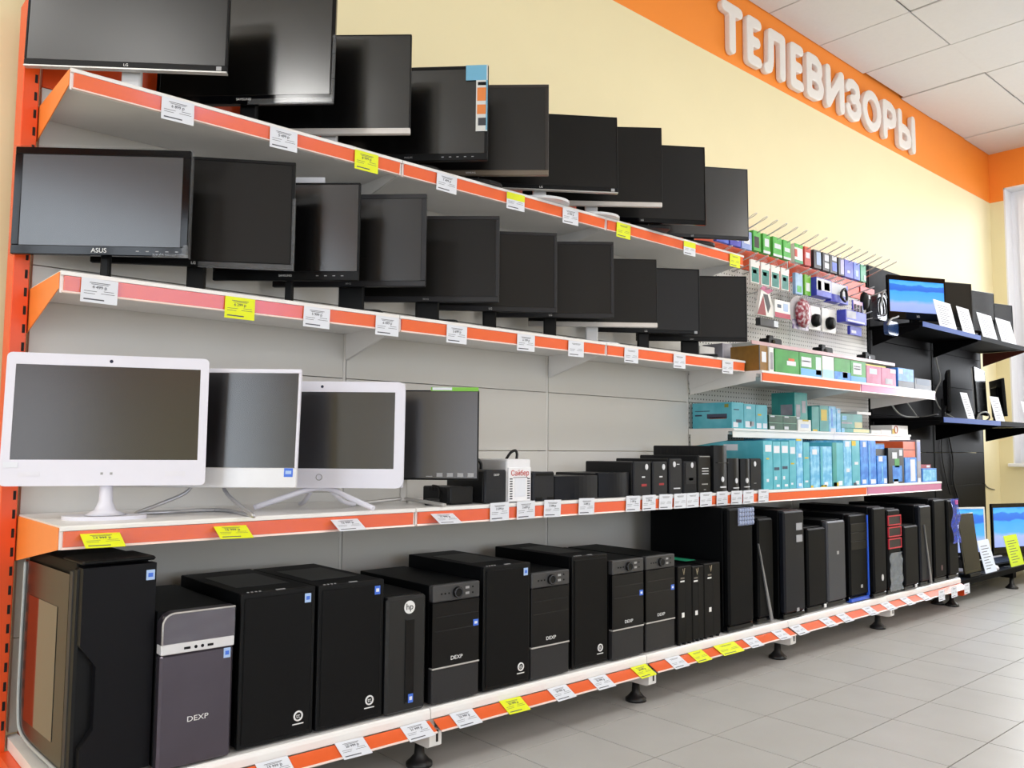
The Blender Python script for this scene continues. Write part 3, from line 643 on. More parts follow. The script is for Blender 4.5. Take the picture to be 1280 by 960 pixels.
# ------------------------------------------------------------------ computer towers
def sticker(t, x0, x1, z0, z1, m, y=-.0012):
    s_ = bx('sticker', (x0, x1, y, y+.0014, z0, z1), m, t); dx, dz = (x1-x0)*.22, (z1-z0)*.3
    bx('sticker_print', (x0+dx, x1-dx, y-.0005, y, z0+dz, z1-dz), PAPER if m is BLUEST else BLUEST, s_); return s_
def shell(t, w_, h_, d_, mat=BLKM, y0=.02, ch=.002, feet=True):
    bx('case', (0, w_, y0, d_, .008, h_), mat, t, ch)
    mb = MB()
    if feet:
        for xx in (.012, w_-.042):
            for yy in (y0+.012, d_-.05): f = bx('foot', (xx, xx+.03, yy, yy+.03, 0, .009), BLK, t)
TOPV = MB()
def tower(nm, x0, x1, h_, label, kind, yf=2.074, d_=.42, yaw=0., **k):
    w_ = x1-x0
    t = thing('computer_tower', label, 'computer tower', (x0, yf, .178), R(yaw)); K = k
    if kind == 'plain':
        shell(t, w_, h_, d_, y0=.014)
        f = bx('front_frame', (0, w_, 0, .016, .006, h_), BLK, t, .002)
        bx('front_panel', (.010, w_-.010, -.004, .001, .016, h_-.012), M('brushed_black', '0f0f10', .45, noise=.15, scale=90, spec=.12), t, .002)
        bx('top_vent', (.03, w_-.03, .10, .32, h_-.0005, h_+.001), DGREY, t)
        mb = MB(); 
        for q in range(4): mb.box(.022+q*.011, .027+q*.011, .012, .018, h_, h_+.0015)
        mb.box(w_*.48, w_*.60, .008, .016, h_, h_+.0015); obj('top_ports', mb, LOGOG, t)['kind'] = 'stuff'
        cx, cz = w_-.045, .060
        lg = obj('logo_ring', MB().tube([(cx+.0115*math.cos(2*math.pi*q/18), -.005, cz+.0115*math.sin(2*math.pi*q/18)) for q in range(18)], .0024, 6, True), LOGO, t)
        text('tt', .017, LOGO, t, (cx, -.0046, cz), name='logo'); bx('logo_underline', (cx-.016, cx+.016, -.0048, -.0038, cz-.022, cz-.019), LOGO, t)
        if K.get('st'): sticker(t, w_-.034, w_-.016, h_-.040, h_-.016, K['st'], -.0055)
    elif kind == 'dexp':
        shell(t, w_, h_, d_, y0=.022)
        bx('front_lower', (0, w_, .002, .024, .006, h_*.30), M('dexp_grey', '2a2a2c', .4, noise=.1, scale=80, spec=.3), t, .003)
        bx('trim_line', (.0, w_, -.001, .02, h_*.30, h_*.30+.005), SILV, t, .001)
        bx('front_door', (0, w_, .0, .024, h_*.305+.002, h_-.050), BLKG, t, .003)
        c = bx('control_strip', (0, w_, .0, .024, h_-.050, h_), M('strip_grey', '3a3a3c', .4), t, .003)
        obj('knob', MB().prism(ring(.017, 18, w_*.5, h_-.026), -.009, .001, 'y', True), BLKG, c); obj('knob_ring', MB().tube([(w_*.5+.014*math.cos(2*math.pi*q/18), -.0095, h_-.026+.014*math.sin(2*math.pi*q/18)) for q in range(18)], .0012, 5, True), MGREY, c)
        mb = MB(); mb.box(w_*.68, w_*.76, -.001, .001, h_-.019, h_-.012); mb.box(w_*.68, w_*.76, -.001, .001, h_-.036, h_-.029); obj('usb_ports', mb, LOGOG, c)['kind'] = 'stuff'
        mb = MB(); 
        for q in range(3): mb.prism(ring(.003, 8, w_*.17+q*.014, h_-.026), -.001, .001, 'y')
        mb.prism(ring(.003, 8, w_*.84, h_-.015), -.001, .001, 'y'); mb.prism(ring(.003, 8, w_*.84, h_-.033), -.001, .001, 'y'); obj('jacks', mb, BLK, c)['kind'] = 'stuff'
        mb = MB(); mb.box(.008, w_-.008, -.0006, .002, h_-.095, h_-.0935); mb.box(.008, w_-.008, -.0006, .002, h_-.137, h_-.1355); obj('bay_seam', mb, DGREY, t)
        text('DEXP', .0165, LOGO, t, (w_*.5, -.0008, h_*.375), name='logo', sx=1.15)
        if K.get('st'): sticker(t, w_-.026, w_-.006, h_*.615, h_*.67, K['st'])
    elif kind == 'dexp_silver':
        shell(t, w_, h_, d_, y0=.03)
        g = M('brushed_gunmetal', '524c55', .28, .7, noise=.12, scale=8)
        mb = MB().prism(rrect(0, w_, .004, h_*.74, .004, 2), .0, .032, 'y'); bx('front_panel', (0, w_, 0, .032, .004, h_*.735), g, t, .006)
        c = bx('port_band', (0, w_, -.002, .03, h_*.735, h_*.80), M('band_silver', 'd7d6d8', .3, .2), t, .002)
        mb = MB(); mb.box(w_*.30, w_*.385, -.003, -.001, h_*.757, h_*.772); mb.box(w_*.62, w_*.70, -.003, -.001, h_*.757, h_*.772); obj('usb_ports', mb, BLK, c)['kind'] = 'stuff'
        mb = MB(); mb.prism(ring(.004, 10, w_*.46, h_*.765), -.003, -.001, 'y'); mb.prism(ring(.004, 10, w_*.55, h_*.765), -.003, -.001, 'y'); obj('jacks', mb, BLK, c)['kind'] = 'stuff'
        # rounded top bay
        prof = [(0, h_*.80), (w_, h_*.80), (w_, h_)]+[(.03+.03*math.cos(R(90+90*q/6)), h_-.03+.03*math.sin(R(90+90*q/6))) for q in range(7)]
        obj('drive_bay', MB().prism(prof, .0, .034, 'y'), g, t)
        obj('chrome_edge', MB().tube([(w_, -.001, h_-.002)]+[(.03+.028*math.cos(R(90+90*q/6)), -.001, h_-.03+.028*math.sin(R(90+90*q/6))) for q in range(7)]+[(.002, -.001, h_*.80)], .0025, 6), SILV, t)
        mb = MB(); n = 8
        for i in range(n):
            for j in range(4):
                z0 = h_*.80+j*(h_*.19/4); x = w_*i/n; f = lambda a, b: -.0045-.002*math.sin(a*7.1+b*3.3)
                mb.quad((x, f(i, j), z0), (x+w_/n, f(i+1, j), z0), (x+w_/n, f(i+1, j+1), z0+h_*.19/4), (x, f(i, j+1), z0+h_*.19/4))
        obj('protective_film', mb, M('wrinkled_film', 'dfe2ea', .1, noise=.05, alpha=.07, spec=.7), t)
        text('DEXP', .018, LOGO, t, (w_*.52, -.0008, h_*.305), name='logo', sx=1.2)
        sticker(t, w_-.026, w_-.009, h_*.66, h_*.725, PBLUE)
    elif kind == 'hp':
        shell(t, w_, h_, d_, y0=.03)
        bx('front_panel', (0, w_, .0, .032, .004, h_-.002), M('hp_black', '17181a', .3, noise=.25, scale=14, coat=.2, spec=.35), t, .008)
        bx('drive_slot', (w_*.47, w_*.68, -.0012, .002, .035, h_*.79), BLKG, t)
        bx('slot_trim', (w_*.45, w_*.47, -.0014, .002, .03, h_*.80), BLK, t)
        d = obj('logo', MB().prism(ring(.019, 20, w_*.55, h_*.90), -.0012, .002, 'y'), LOGO, t); text('hp', .026, BLK, d, (w_*.55, -.0016, h_*.903), name='lettering')
        sticker(t, w_*.54, w_*.66, .030, .055, BLUEST, -.003)
    elif kind == 'slim':
        shell(t, w_, h_, d_, y0=.016)
        sp = K.get('split', 0)
        bx('front_panel', (0, w_, .0, .018, .008, h_), M('slim_black', '0d0d0f', .4, noise=.1, spec=.15), t, .003)
        for xx in ((w_*.12, w_*.5, w_*.88) if w_ > .07 else (w_*.2, w_*.8)):
            obj('foot', MB().lathe([(.008, 0), (.008, .010)], 10, (xx, .008, 0)), BLK, t)
        cx = K.get('cx', w_*.4)
        obj('logo', MB().tube([(cx-.006, -.001, h_-.010), (cx, -.001, h_-.034), (cx+.007, -.001, h_-.008)], .0012, 5), M('gold_mark', 'b8a98d', .35, .5), t)
        bx('badge', (cx-.022, cx+.004, -.001, .001, h_-.062, h_-.056), LOGO, t); bx('badge', (cx-.020, cx+.004, -.001, .001, h_-.050, h_-.044), M('badge_dim', '6d665c', .4), t)
        bx('sticker', (cx-.014, cx+.002, -.001, .001, h_*.35, h_*.41), LOGO, t)
        bx('front_seam', (w_*.52, w_*.535, -.0004, .002, .01, h_-.004), BLKG, t)
        if K.get('green'): bx('sticker_on_top', (w_*.1, w_*.7, .10, .26, h_, h_+.001), M('green_sticker', '2aa77c', .4), t)
    elif kind == 'tall':
        shell(t, w_, h_, d_, y0=.03)
        c = K.get('col', BLKM)
        bx('front_panel', (K.get('in', .004), w_-.003, .0, .032, .03, h_-.004), c, t, .008)
        bx('base_trim', (.0, w_, .006, .034, .006, .03), BLKG, t, .004)
        if K.get('bubble'):
            mb = MB()
            for i in range(6):
                for j in range(4): mb.lathe([(.0095, 0), (.0095, .002), (.005, .005)], 7, (w_*.40+.011+i*.0195, -j*.0175, 0))
            o = obj('bubble_wrap', mb, M('bubble_film', 'b9c6e6', .12, alpha=.55, spec=.8), t, (0, -.002, h_-.014), (R(90), 0, 0)); o['kind'] = 'stuff'
            bx('wrap_sheet', (w_*.36, w_+.002, -.0035, -.002, h_-.078, h_-.002), M('wrap_film', '8796bd', .15, alpha=.45, spec=.8), t)
        if K.get('slant'):
            m = M('slant_strip', '8f9094', .3, .5)
            a, b = K['slant']; obj('slant_strip', MB().prism([(a*w_-.002, h_*.76), (a*w_+.001, h_*.76), (b*w_+.008, .012), (b*w_-.012, .012)], -.006, .001, 'y'), m, t)
        if K.get('squares'):
            for z in (.70, .81): bx('sticker', (w_*.58, w_*.86, -.002, .001, h_*z, h_*(z+.065)), M('square_sticker', '9fa1a8', .4), t)
        if K.get('edge'):
            mb = MB(); e = K['edge']; mb.box(w_-.012, w_, -.004, .02, .012, h_-.012); mb.box(.0, w_, -.004, .02, .006, .022); obj('coloured_edge', mb, e, t)
        if K.get('mark'):
            mx_, mz = K['mark']
            if K.get('round'): obj('logo', MB().prism([(mx_*w_+.012*math.cos(q*math.pi/6), mz*h_+.017*math.sin(q*math.pi/6)) for q in range(12)], -.002, .001, 'y'), K.get('markm', LOGOG), t)
            else: bx('logo', (mx_*w_-.010, mx_*w_+.010, -.002, .001, mz*h_-.008, mz*h_+.008), K.get('markm', LOGOG), t)
        if K.get('topbay'): 
            for q in range(3): bx('bay_cover', (.014, w_-.010, -.002, .002, h_-.05-.045*(q+1)+.003, h_-.05-.045*q), BLK, t, .001)
        if K.get('red'):
            RED = M('red_trim', 'c2283c', .35); GR = M('grille_dark', '1a1015', .5)
            for q in range(3):
                z1 = h_-.035-.062*q; g_ = bx('grille', (.010, w_-.004, -.001, .002, z1-.048, z1-.006), GR, t)
                obj('red_frame', MB().box(.006, w_, -.004, .002, z1-.054, z1-.048).box(.006, w_, -.004, .002, z1-.006, z1).box(.006, .012, -.004, .002, z1-.048, z1-.006).box(w_-.006, w_, -.004, .002, z1-.048, z1-.006), RED, t)
            mb = MB(); n, m_ = 6, 14; z1 = h_-.235
            for i in range(n):
                for j in range(m_):
                    f = lambda a, b: -.006-.005*math.sin(a*2.3+b*1.7)*math.cos(b*2.9-a)
                    x = .01+(w_-.012)*i/n; dx = (w_-.012)/n; z = .02+(z1-.02)*j/m_; dz = (z1-.02)/m_
                    mb.quad((x, f(i, j), z), (x+dx, f(i+1, j), z), (x+dx, f(i+1, j+1), z+dz), (x, f(i, j+1), z+dz))
            obj('crumpled_film', mb, M('crumpled_film', '9aa3ad', .1, noise=.3, alpha=.5, spec=.9), t)
        if K.get('film'):
            mb = MB(); n, m_ = 4, 10
            for i in range(n):
                for j in range(m_):
                    f = lambda a, b: -.010-.008*math.sin(a*1.9+b*1.1)
                    x = w_*.25+w_*.75*i/n; dx = w_*.75/n; z = h_*.45+(h_*.56)*j/m_; dz = h_*.56/m_
                    mb.quad((x, f(i, j), z), (x+dx, f(i+1, j), z), (x+dx, f(i+1, j+1), z+dz), (x, f(i, j+1), z+dz))
            obj('blue_film', mb, M('blue_film', '4a5fd0', .12, noise=.2, alpha=.6, spec=.9), t)
            bx('pink_tab', (w_*.55, w_*.8, -.016, -.012, h_-.03, h_-.004), M('pink_tab', 'c7569b', .4), t)
    return t
# the big glass-sided tower at the left end
t = thing('computer_tower', 'huge black computer tower with glass side at the left end of bottom shelf', 'computer tower', (.036, 2.094, .178), R(3))
h_, w_, d_ = .500, .170, .43
bx('case', (.006, w_, .05, d_, .008, h_), BLKM, t, .003)
poly = [(.0, .010), (.03, .010), (.03, .10), (.055, .135), (.055, .27), (.02, .315), (.02, h_-.012), (w_, h_-.012), (w_, .010)]
bx('front_inner', (0, w_, .022, .055, .010, h_-.01), BLK, t, .006)
obj('front_panel', MB().prism([(.012, .012), (.012, .085), (.040, .125), (.040, .265), (.004, .315), (.004, h_-.010), (w_, h_-.010), (w_, .012)], .0, .030, 'y'), M('gaming_front', '0f0f13', .45, noise=.08, spec=.14), t)
bx('top_bezel', (.004, w_, .004, .15, h_-.004, h_+.006), BLK, t, .004)
gp = bx('glass_side', (-.002, .003, .075, d_, .022, h_-.03), M('side_pane_dull', '15110d', .22, noise=.05, spec=.35), t)
bx('glass_reflection_patch', (-.0032, -.0018, .15, d_-.05, .07, .385), M('tinted_glass', '0a0908', .03, noise=.03, spec=.9, coat=.5), gp)  # gloss shaped to the reflected wall area; pane around it kept dull brown
EDGE = M('glass_edge', 'aab0b3', .25)
obj('glass_rim', MB().tube(arc([(-.0035, d_-.004, h_-.035), (-.0035, d_+.001, h_*.5), (-.0035, d_-.004, .09), (-.0035, d_-.05, .030), (-.0035, .16, .020), (-.0035, .08, .020)], 5), .0045, 8), EDGE, gp)
bx('side_trim', (-.002, .006, .050, .074, .010, h_-.02), DGREY, t, .002)
sticker(t, w_-.024, w_-.004, h_-.050, h_-.026, PBLUE)
BLUEEDGE = M('blue_trim', '2c5bd0', .3)
tower('P2', .2105, .390, .372, 'gunmetal computer tower with silver port band beside the glass sided tower', 'dexp_silver', 2.066)
tower('P3', .411, .622, .394, 'plain matt black tower with pale blue sticker, left of the plain pair', 'plain', 2.080, st=PBLUE)
tower('P4', .631, .840, .392, 'plain matt black tower with blue sticker, right of the plain pair', 'plain', 2.078, st=BLUEST)
tower('P5', .845, .985, .338, 'low black tower with round white logo and vertical drive slot', 'hp', 2.066, d_=.40)
tower('P6', 1.008, 1.189, .355, 'black tower with dial strip on top and blue sticker beside the low one', 'dexp', 2.066, st=BLUEST)
tower('P7', 1.209, 1.411, .393, 'plain matt black tower with pale sticker between two dial fronted towers', 'plain', 2.072, st=PBLUE)
tower('P8', 1.416, 1.595, .354, 'dial fronted black tower without any sticker on its glossy door', 'dexp', 2.070)
tower('P9', 1.622, 1.806, .391, 'plain matt black tower without sticker before the two rightmost dial towers', 'plain', 2.083)
tower('P10', 1.820, 1.996, .362, 'dial fronted tower with blue sticker, left one of the right pair', 'dexp', 2.070, st=BLUEST)
tower('P11', 2.017, 2.194, .361, 'dial fronted tower with blue sticker, beside the slim towers', 'dexp', 2.076, st=BLUEST)
tower('P12', 2.206, 2.296, .308, 'leftmost of three slim black desktop towers with gold mark', 'slim', 2.070, d_=.36)
tower('P13', 2.305, 2.382, .300, 'middle one of three slim black desktop towers', 'slim', 2.074, d_=.36)
tower('P14', 2.388, 2.500, .303, 'rightmost of three slim black towers with green card on top', 'slim', 2.076, d_=.36, green=1)
tower('P15', 2.545, 2.735, .525, 'very tall black tower with bubble wrap at its top corner', 'tall', 2.064, bubble=1)
tower('P16', 2.795, 2.925, .470, 'black tower with slanting silver strip, right of the bubble wrapped one', 'tall', 2.08, slant=(.0, .78))
tower('P17', 2.972, 3.155, .496, 'tall black tower with two pale square stickers', 'tall', 2.056, squares=1, mark=(.6, .08), col=NAVY)
tower('P18', 3.213, 3.392, .402, 'shorter black tower with tiny white mark low on its front', 'tall', 2.076, mark=(.88, .05), markm=LOGO)
tower('P19', 3.406, 3.594, .426, 'medium grey computer tower in the fourth bay', 'tall', 2.078, col=MGREY, mark=(.55, .62))
tower('P20', 3.625, 3.825, .448, 'black tower with bright blue edge trim', 'tall', 2.074, edge=BLUEEDGE, mark=(.6, .17), topbay=1)
tower('P21', 3.838, 3.988, .476, 'black tower with round white emblem beside the blue edged one', 'tall', 2.05, mark=(.62, .22), **{'round': 1}, markm=M('emblem', 'c9c9cc', .35))
tower('P22', 4.016, 4.178, .458, 'black tower with red framed grilles and crumpled film', 'tall', 2.056, red=1)
tower('P23', 4.206, 4.388, .360, 'lower black tower between the red grilled and the slate one', 'tall', 2.05, mark=(.72, .06), markm=LOGO)
tower('P24', 4.430, 4.592, .462, 'slate blue black tower with slanting silver strip near the right end', 'tall', 2.058, slant=(.32, .80), col=NAVY)
tower('P25', 4.646, 4.815, .489, 'tall black tower with a dim round emblem, second from right end', 'tall', 2.066, mark=(.55, .17), **{'round': 1}, markm=M('dim_emblem', '5a3f44', .4))
tower('P26', 4.836, 4.985, .480, 'black tower wrapped in blue film at the right end of bottom shelf', 'tall', 2.06, film=1)

# ------------------------------------------------------------------ power supplies on the middle shelf
UB = M('ups_charcoal', '1d1f25', .45, noise=.06, spec=.3)
UBD = M('ups_black', '101114', .45, noise=.06, spec=.3)
def ups(x0, x1, h_, label, yf=2.172, d_=.26, col=UB, kind='box', **k):
    w_ = x1-x0; t = thing('power_supply', label, 'power supply', (x0, yf, .762))
    bx('body', (.002, w_-.002, .014, d_, .003, h_-.002), UBD, t, .004)
    if kind == 'round':   # bowed front
        n = 10; pts = [(w_*i/n, -.014*math.sin(math.pi*i/n)) for i in range(n+1)]+[(w_, .016), (0, .016)]
        obj('front_panel', MB().prism(pts, .002, h_, 'z', False), col, t)
        y_ = -.0155
    else:
        bx('front_panel', (0, w_, .0, .016, .002, h_), col, t, .005); y_ = -.0012
    def deco(x0_, x1_, z0, z1, m, nm='badge'): bx(nm, (w_*x0_, w_*x1_, y_, .004, h_*z0, h_*z1), m, t)
    for d in k.get('deco', ()): deco(*d)
    if k.get('oval'):
        ox, oz, m = k['oval']; obj('button', MB().prism([(ox*w_+.009*math.cos(q*math.pi/6), oz*h_+.012*math.sin(q*math.pi/6)) for q in range(12)], y_-.001, .004, 'y'), m, t)
    if k.get('vents'):
        mb = MB()
        for q in range(int((d_-.05)/.017)): mb.box(.0012, .004, .03+q*.017, .036+q*.017, h_*.72, h_*.93)
        obj('side_vents', mb, M('vent_black', '070708', .7), t)['kind'] = 'stuff'
    if k.get('text'): text(k['text'], .010, LOGO, t, (w_*.5, y_-.0006, h_*k.get('tz', .85)), name='logo')
    return t
LG2 = M('mark_white', 'd8dae0', .4); RDM = M('mark_red', 'a02a34', .4)
ups(1.170, 1.268, .060, 'low black box with vent slots at the left of the power supplies', 2.20, .16, UBD, 'box', vents=1)
ups(1.300, 1.396, .114, 'charcoal bow fronted power supply beside the white stabiliser', 2.178, .22, UB, 'box', text='DEXP', deco=((.12, .88, .40, .42, DGREY, 'seam'),))
# white stabiliser with red script
t = thing('voltage_stabiliser', 'white voltage stabiliser box with red script and side vents', 'power supply', (1.400, 2.178, .762))
bx('body', (0, .114, .006, .20, .003, .150), M('stabiliser_white', 'e6e6ea', .4), t, .004)
bx('front_panel', (.004, .110, .0, .008, .003, .122), M('stabiliser_face', 'ececf0', .4), t, .002)
bx('notice', (.034, .084, -.0012, .001, .020, .082), PAPER, t)
text('Сайбер', .026, M('red_script', 'c23a34', .4), t, (.057, -.0012, .101), name='lettering', sx=.9)
bx('caption', (.026, .094, -.0012, .001, .0855, .0875), INK, t)
mb = MB()
for q in range(9):
    for xx in (.010, .092): mb.box(xx, xx+.012, -.001, .001, .012+q*.0085, .016+q*.0085)
obj('vent_slots', mb, MGREY, t)['kind'] = 'stuff'
obj('carry_handle', MB().tube(arc([(.088, .11, .148), (.092, .09, .172), (.106, .08, .180), (.114, .08, .168), (.112, .08, .148)], 5), .005, 8), CABLE, t)
t = tag(obj('power_cable', MB().tube(arc([(1.262, 2.37, .872), (1.275, 2.35, .915), (1.325, 2.33, .938), (1.372, 2.30, .905), (1.380, 2.30, .8765)], 6), .0055, 8), CABLE), 'thick black cable looping above the charcoal power supply', 'cable')
ups(1.521, 1.628, .105, 'black power supply with vent rows at top and bottom beside stabiliser', 2.178, .20, UB, 'box', deco=((.12, .94, .86, .95, BLK, 'vent'), (.12, .40, .05, .14, BLK, 'vent'), (.66, .94, .05, .14, BLK, 'vent')))
ups(1.634, 1.862, .087, 'wide low black power supply with curved front', 2.185, .20, NAVY, 'round')
ups(1.874, 2.052, .096, 'wide black power supply with slightly bowed front, taller of the wide two', 2.19, .24, NAVY, 'round', vents=1)
ups(2.070, 2.176, .139, 'black power supply with red mark, left one of the marked pair', 2.178, .27, UB, oval=(.72, .84, LG2), deco=((.45, .62, .53, .57, LG2), (.42, .72, .28, .35, RDM)))
ups(2.189, 2.284, .138, 'black power supply with red mark, right one of the marked pair', 2.178, .27, UB, oval=(.70, .84, LG2), deco=((.42, .62, .53, .57, LG2), (.40, .72, .30, .36, RDM)))
ups(2.297, 2.384, .150, 'charcoal power supply with white maker line low on its front', 2.178, .30, UB, oval=(.35, .84, LG2), deco=((.30, .80, .155, .185, LG2), (.55, .75, .83, .85, LG2)))
ups(2.391, 2.486, .138, 'navy framed power supply with bright badge in a square', 2.178, .27, NAVY, oval=(.62, .88, LG2), deco=((.15, .92, .30, .96, UB, 'inner_panel'), (.38, .70, .41, .49, LG2)))
ups(2.497, 2.588, .164, 'black power supply with three rows of small lights', 2.178, .33, UBD, deco=((.10, .90, .955, .975, LOGOG), (.28, .78, .64, .66, LG2), (.28, .78, .57, .59, LG2), (.28, .78, .50, .52, LG2), (.25, .72, .22, .25, LOGOG), (.40, .56, .08, .10, LOGOG)), vents=1)
ups(2.600, 2.700, .208, 'tallest black power supply with round white button', 2.172, .34, UBD, 'round', oval=(.46, .28, LG2), deco=((.30, .72, .10, .13, LG2), (.10, .92, .62, .635, DGREY, 'seam')), vents=1)
ups(2.713, 2.800, .150, 'glossy black power supply with white button below the yellow label', 2.176, .30, UBD, 'round', oval=(.52, .33, LG2), deco=((.28, .75, .10, .13, LG2),))
ups(2.813, 2.886, .147, 'narrow glossy black power supply with white button', 2.176, .30, UBD, 'round', oval=(.42, .33, LG2), deco=((.20, .70, .12, .15, LG2),))
ups(2.894, 2.988, .149, 'navy power supply at the right end next to the turquoise cartons', 2.176, .28, NAVY, oval=(.40, .83, LG2), deco=((.30, .50, .22, .235, LOGOG),))
t = thing('power_plug', 'black mains plug with short cord on the shelf beside low box', 'plug', (1.13, 2.24, .762))
bx('plug', (-.03, .02, -.012, .012, 0, .022), CABLE, t, .004); obj('cord', MB().tube(arc([(.02, 0, .012), (.035, .01, .03), (.045, .03, .055), (.040, .06, .06)], 5), .0045, 7), CABLE, t)

# ------------------------------------------------------------------ cartons
def carton_mat(name, c1, c2, sc=5.):
    m = bpy.data.materials.new(name); m.use_nodes = True; nt = m.node_tree; b = nt.nodes['Principled BSDF']
    tc = nt.nodes.new('ShaderNodeTexCoord'); n = nt.nodes.new('ShaderNodeTexNoise'); n.inputs['Scale'].default_value = sc*2; n.inputs['Detail'].default_value = 2; nt.links.new(tc.outputs['Object'], n.inputs['Vector'])
    cr = nt.nodes.new('ShaderNodeValToRGB'); cr.color_ramp.elements[0].position = .42; cr.color_ramp.elements[1].position = .66
    cr.color_ramp.elements[0].color = (*lin(c1), 1); cr.color_ramp.elements[1].color = (*lin(c2), 1)
    nt.links.new(n.outputs['Fac'], cr.inputs[0]); nt.links.new(cr.outputs[0], b.inputs['Base Color']); b.inputs['Roughness'].default_value = .35
    return m
TEAL = carton_mat('teal_card', '4cacbf', '66bdce'); TEALD = carton_mat('deep_teal_card', '2f8f8c', '3ca39f')
SKY = carton_mat('sky_card', '5ab0de', '9ad6f2', 14); SKYB = carton_mat('bright_blue_card', '2a78d6', '50a0ee', 12)
GRN = carton_mat('green_card', '2f8d3c', '3d9f48'); PINK = carton_mat('pink_card', 'b14f77', 'c66a90'); DKGRN = carton_mat('dark_green_card', '1f4d42', '2c6355')
ORC = carton_mat('orange_card', 'd8542a', 'e36636'); DKC = carton_mat('dark_card', '191b22', '2b2f3c'); GRC = carton_mat('grey_card', '8d8b96', 'a9a7b2'); WHC = carton_mat('white_card', 'e4e3e0', 'efeeec')
LBLU = M('label_navy', '27405c', .4); YLB = M('label_yellow', 'd8b91f', .4)
CARTON_NO = [0]
def carton(x0, x1, yf, zb, h_, d_, mat, label, deco=(), side=(), cat='box', name='carton', group=None, rot=None):
    """deco: (x0,x1,z0,z1,material) fractions of the front; side: same on the left side, fractions of depth"""
    w_ = x1-x0; t = thing(name, label, cat, (x0, yf, zb), 0, group)
    if rot: t.rotation_euler = rot
    bx('box', (0, w_, 0, d_, 0, h_), mat, t, .0012)
    for (a, b, c, d, m) in deco: bx('front_print', (a*w_, b*w_, -.0007, .001, c*h_, d*h_), m, t)
    for (a, b, c, d, m) in side: bx('side_print', (-.0007, .001, a*d_, b*d_, c*h_, d*h_), m, t)
    return t
CW = PAPER; ZS = .7625
def spine(i):
    return [(.15, .80, .78, .92, CW), (.30, .55, .30, .36, CW), (.3, .7, .08, .13, CW), (.25, .75, .60, .615, LBLU)]
SP = [  # x0,x1,h,mat,label,deco
 (3.006, 3.086, .231, TEAL, 'biggest turquoise carton beside the navy power supply, price label on its spine', [(.2, .85, .78, .92, CW), (.3, .6, .62, .65, YLB), (.3, .55, .16, .22, CW)]),
 (3.090, 3.158, .229, TEAL, 'turquoise carton spine with dark oval picture, left of the matching two', [(.1, .85, .76, .91, CW), (.12, .8, .40, .46, LBLU), (.2, .45, .2, .27, CW), (.4, .8, .05, .10, CW)]),
 (3.163, 3.233, .230, TEAL, 'turquoise carton spine with dark oval picture, right of the matching two', [(.1, .85, .76, .91, CW), (.12, .8, .42, .48, LBLU), (.2, .45, .2, .27, CW), (.4, .8, .05, .10, CW)]),
 (3.238, 3.300, .237, TEAL, 'slim turquoise carton with a yellow line and price label', [(.15, .85, .72, .86, CW), (.2, .7, .50, .53, YLB), (.2, .5, .08, .12, CW)]),
 (3.304, 3.366, .246, SKY, 'cloudy sky blue carton with a yellow strip on its top edge', [(.0, .8, .955, .995, YLB), (.3, .75, .62, .70, CW), (.3, .75, .04, .10, CW)]),
 (3.372, 3.430, .229, TEAL, 'narrow turquoise carton right of the cloudy carton', [(.2, .8, .64, .67, YLB), (.2, .7, .12, .16, CW)]),
 (3.440, 3.530, .208, SKY, 'lower sky blue carton in front of the green one, left', [(.2, .72, .80, .93, CW), (.0, .25, .0, .05, YLB)]),
 (3.541, 3.658, .209, SKY, 'lower sky blue carton with yellow spine edge', [(.0, .18, .02, .98, TEAL), (.0, .5, .0, .05, YLB), (.3, .6, .02, .12, CW)]),
 (3.666, 3.784, .230, TEAL, 'turquoise carton with deep green left edge and yellow foot', [(.0, .35, .0, 1, TEALD), (.05, .5, .0, .09, YLB), (.5, .85, .02, .12, CW)]),
 (3.788, 3.874, .243, SKY, 'tall sky blue carton with white top label in the fourth bay', [(.2, .75, .86, .98, CW), (.3, .7, .3, .38, CW)]),
 (3.880, 3.970, .244, TEAL, 'tall turquoise carton with navy foot at the joint of the bays', [(.0, .5, .88, .99, YLB), (.3, .75, .46, .52, CW), (.1, .5, .0, .06, LBLU), (.4, .8, .02, .10, CW)]),
 (3.977, 4.064, .245, SKYB, 'tall royal blue carton, left one of the blue pair', [(.35, .75, .85, .97, CW), (.2, .7, .03, .12, CW)]),
 (4.070, 4.162, .245, SKYB, 'tall royal blue carton, right one of the blue pair', [(.1, .2, .1, .9, SKY), (.25, .9, .02, .12, CW)]),
 (4.176, 4.296, .160, SKYB, 'short royal blue carton under the dark flat box', [(.15, .55, .80, .98, CW), (.45, .55, .1, .75, SKY), (.65, .95, .02, .2, CW)]),
 (4.316, 4.520, .205, DKC, 'black and blue printed carton with white squares', [(.25, .85, .05, .5, SKYB), (.25, .55, .70, .88, CW), (.70, .9, .78, .95, CW), (.4, .7, .45, .7, GRN), (.3, .6, .0, .12, CW)]),
 (4.534, 4.696, .150, SKYB, 'blue and white carton under the orange box', [(.45, .85, .05, .92, CW)]),
 (4.702, 4.756, .256, GRC, 'narrow grey carton standing at the right of the blue ones', [(.1, .9, .5, .95, M('lilac_print', '8793c4', .4)), (.1, .8, .0, .10, CW)]),
 (4.775, 4.985, .082, SKYB, 'low blue carton at the right end of the middle shelf', [(.04, .96, .08, .9, SKY)]),
]
for i, (x0, x1, h_, m, lb, dc) in enumerate(SP):
    carton(x0, x1, 2.176, ZS, h_, .30 if i != 0 else .40, m, lb, dc, side=((.35, .55, .80, .93, CW),) if i == 0 else ())
carton(4.178, 4.300, 2.190, ZS+.1605, .070, .22, DKC, 'dark flat box on the short blue carton', [(.0, .98, .55, .9, SKYB)])
carton(4.530, 4.696, 2.182, ZS+.1505, .094, .22, ORC, 'orange box standing on the blue and white carton', [(.05, .95, .46, .50, BLK)])
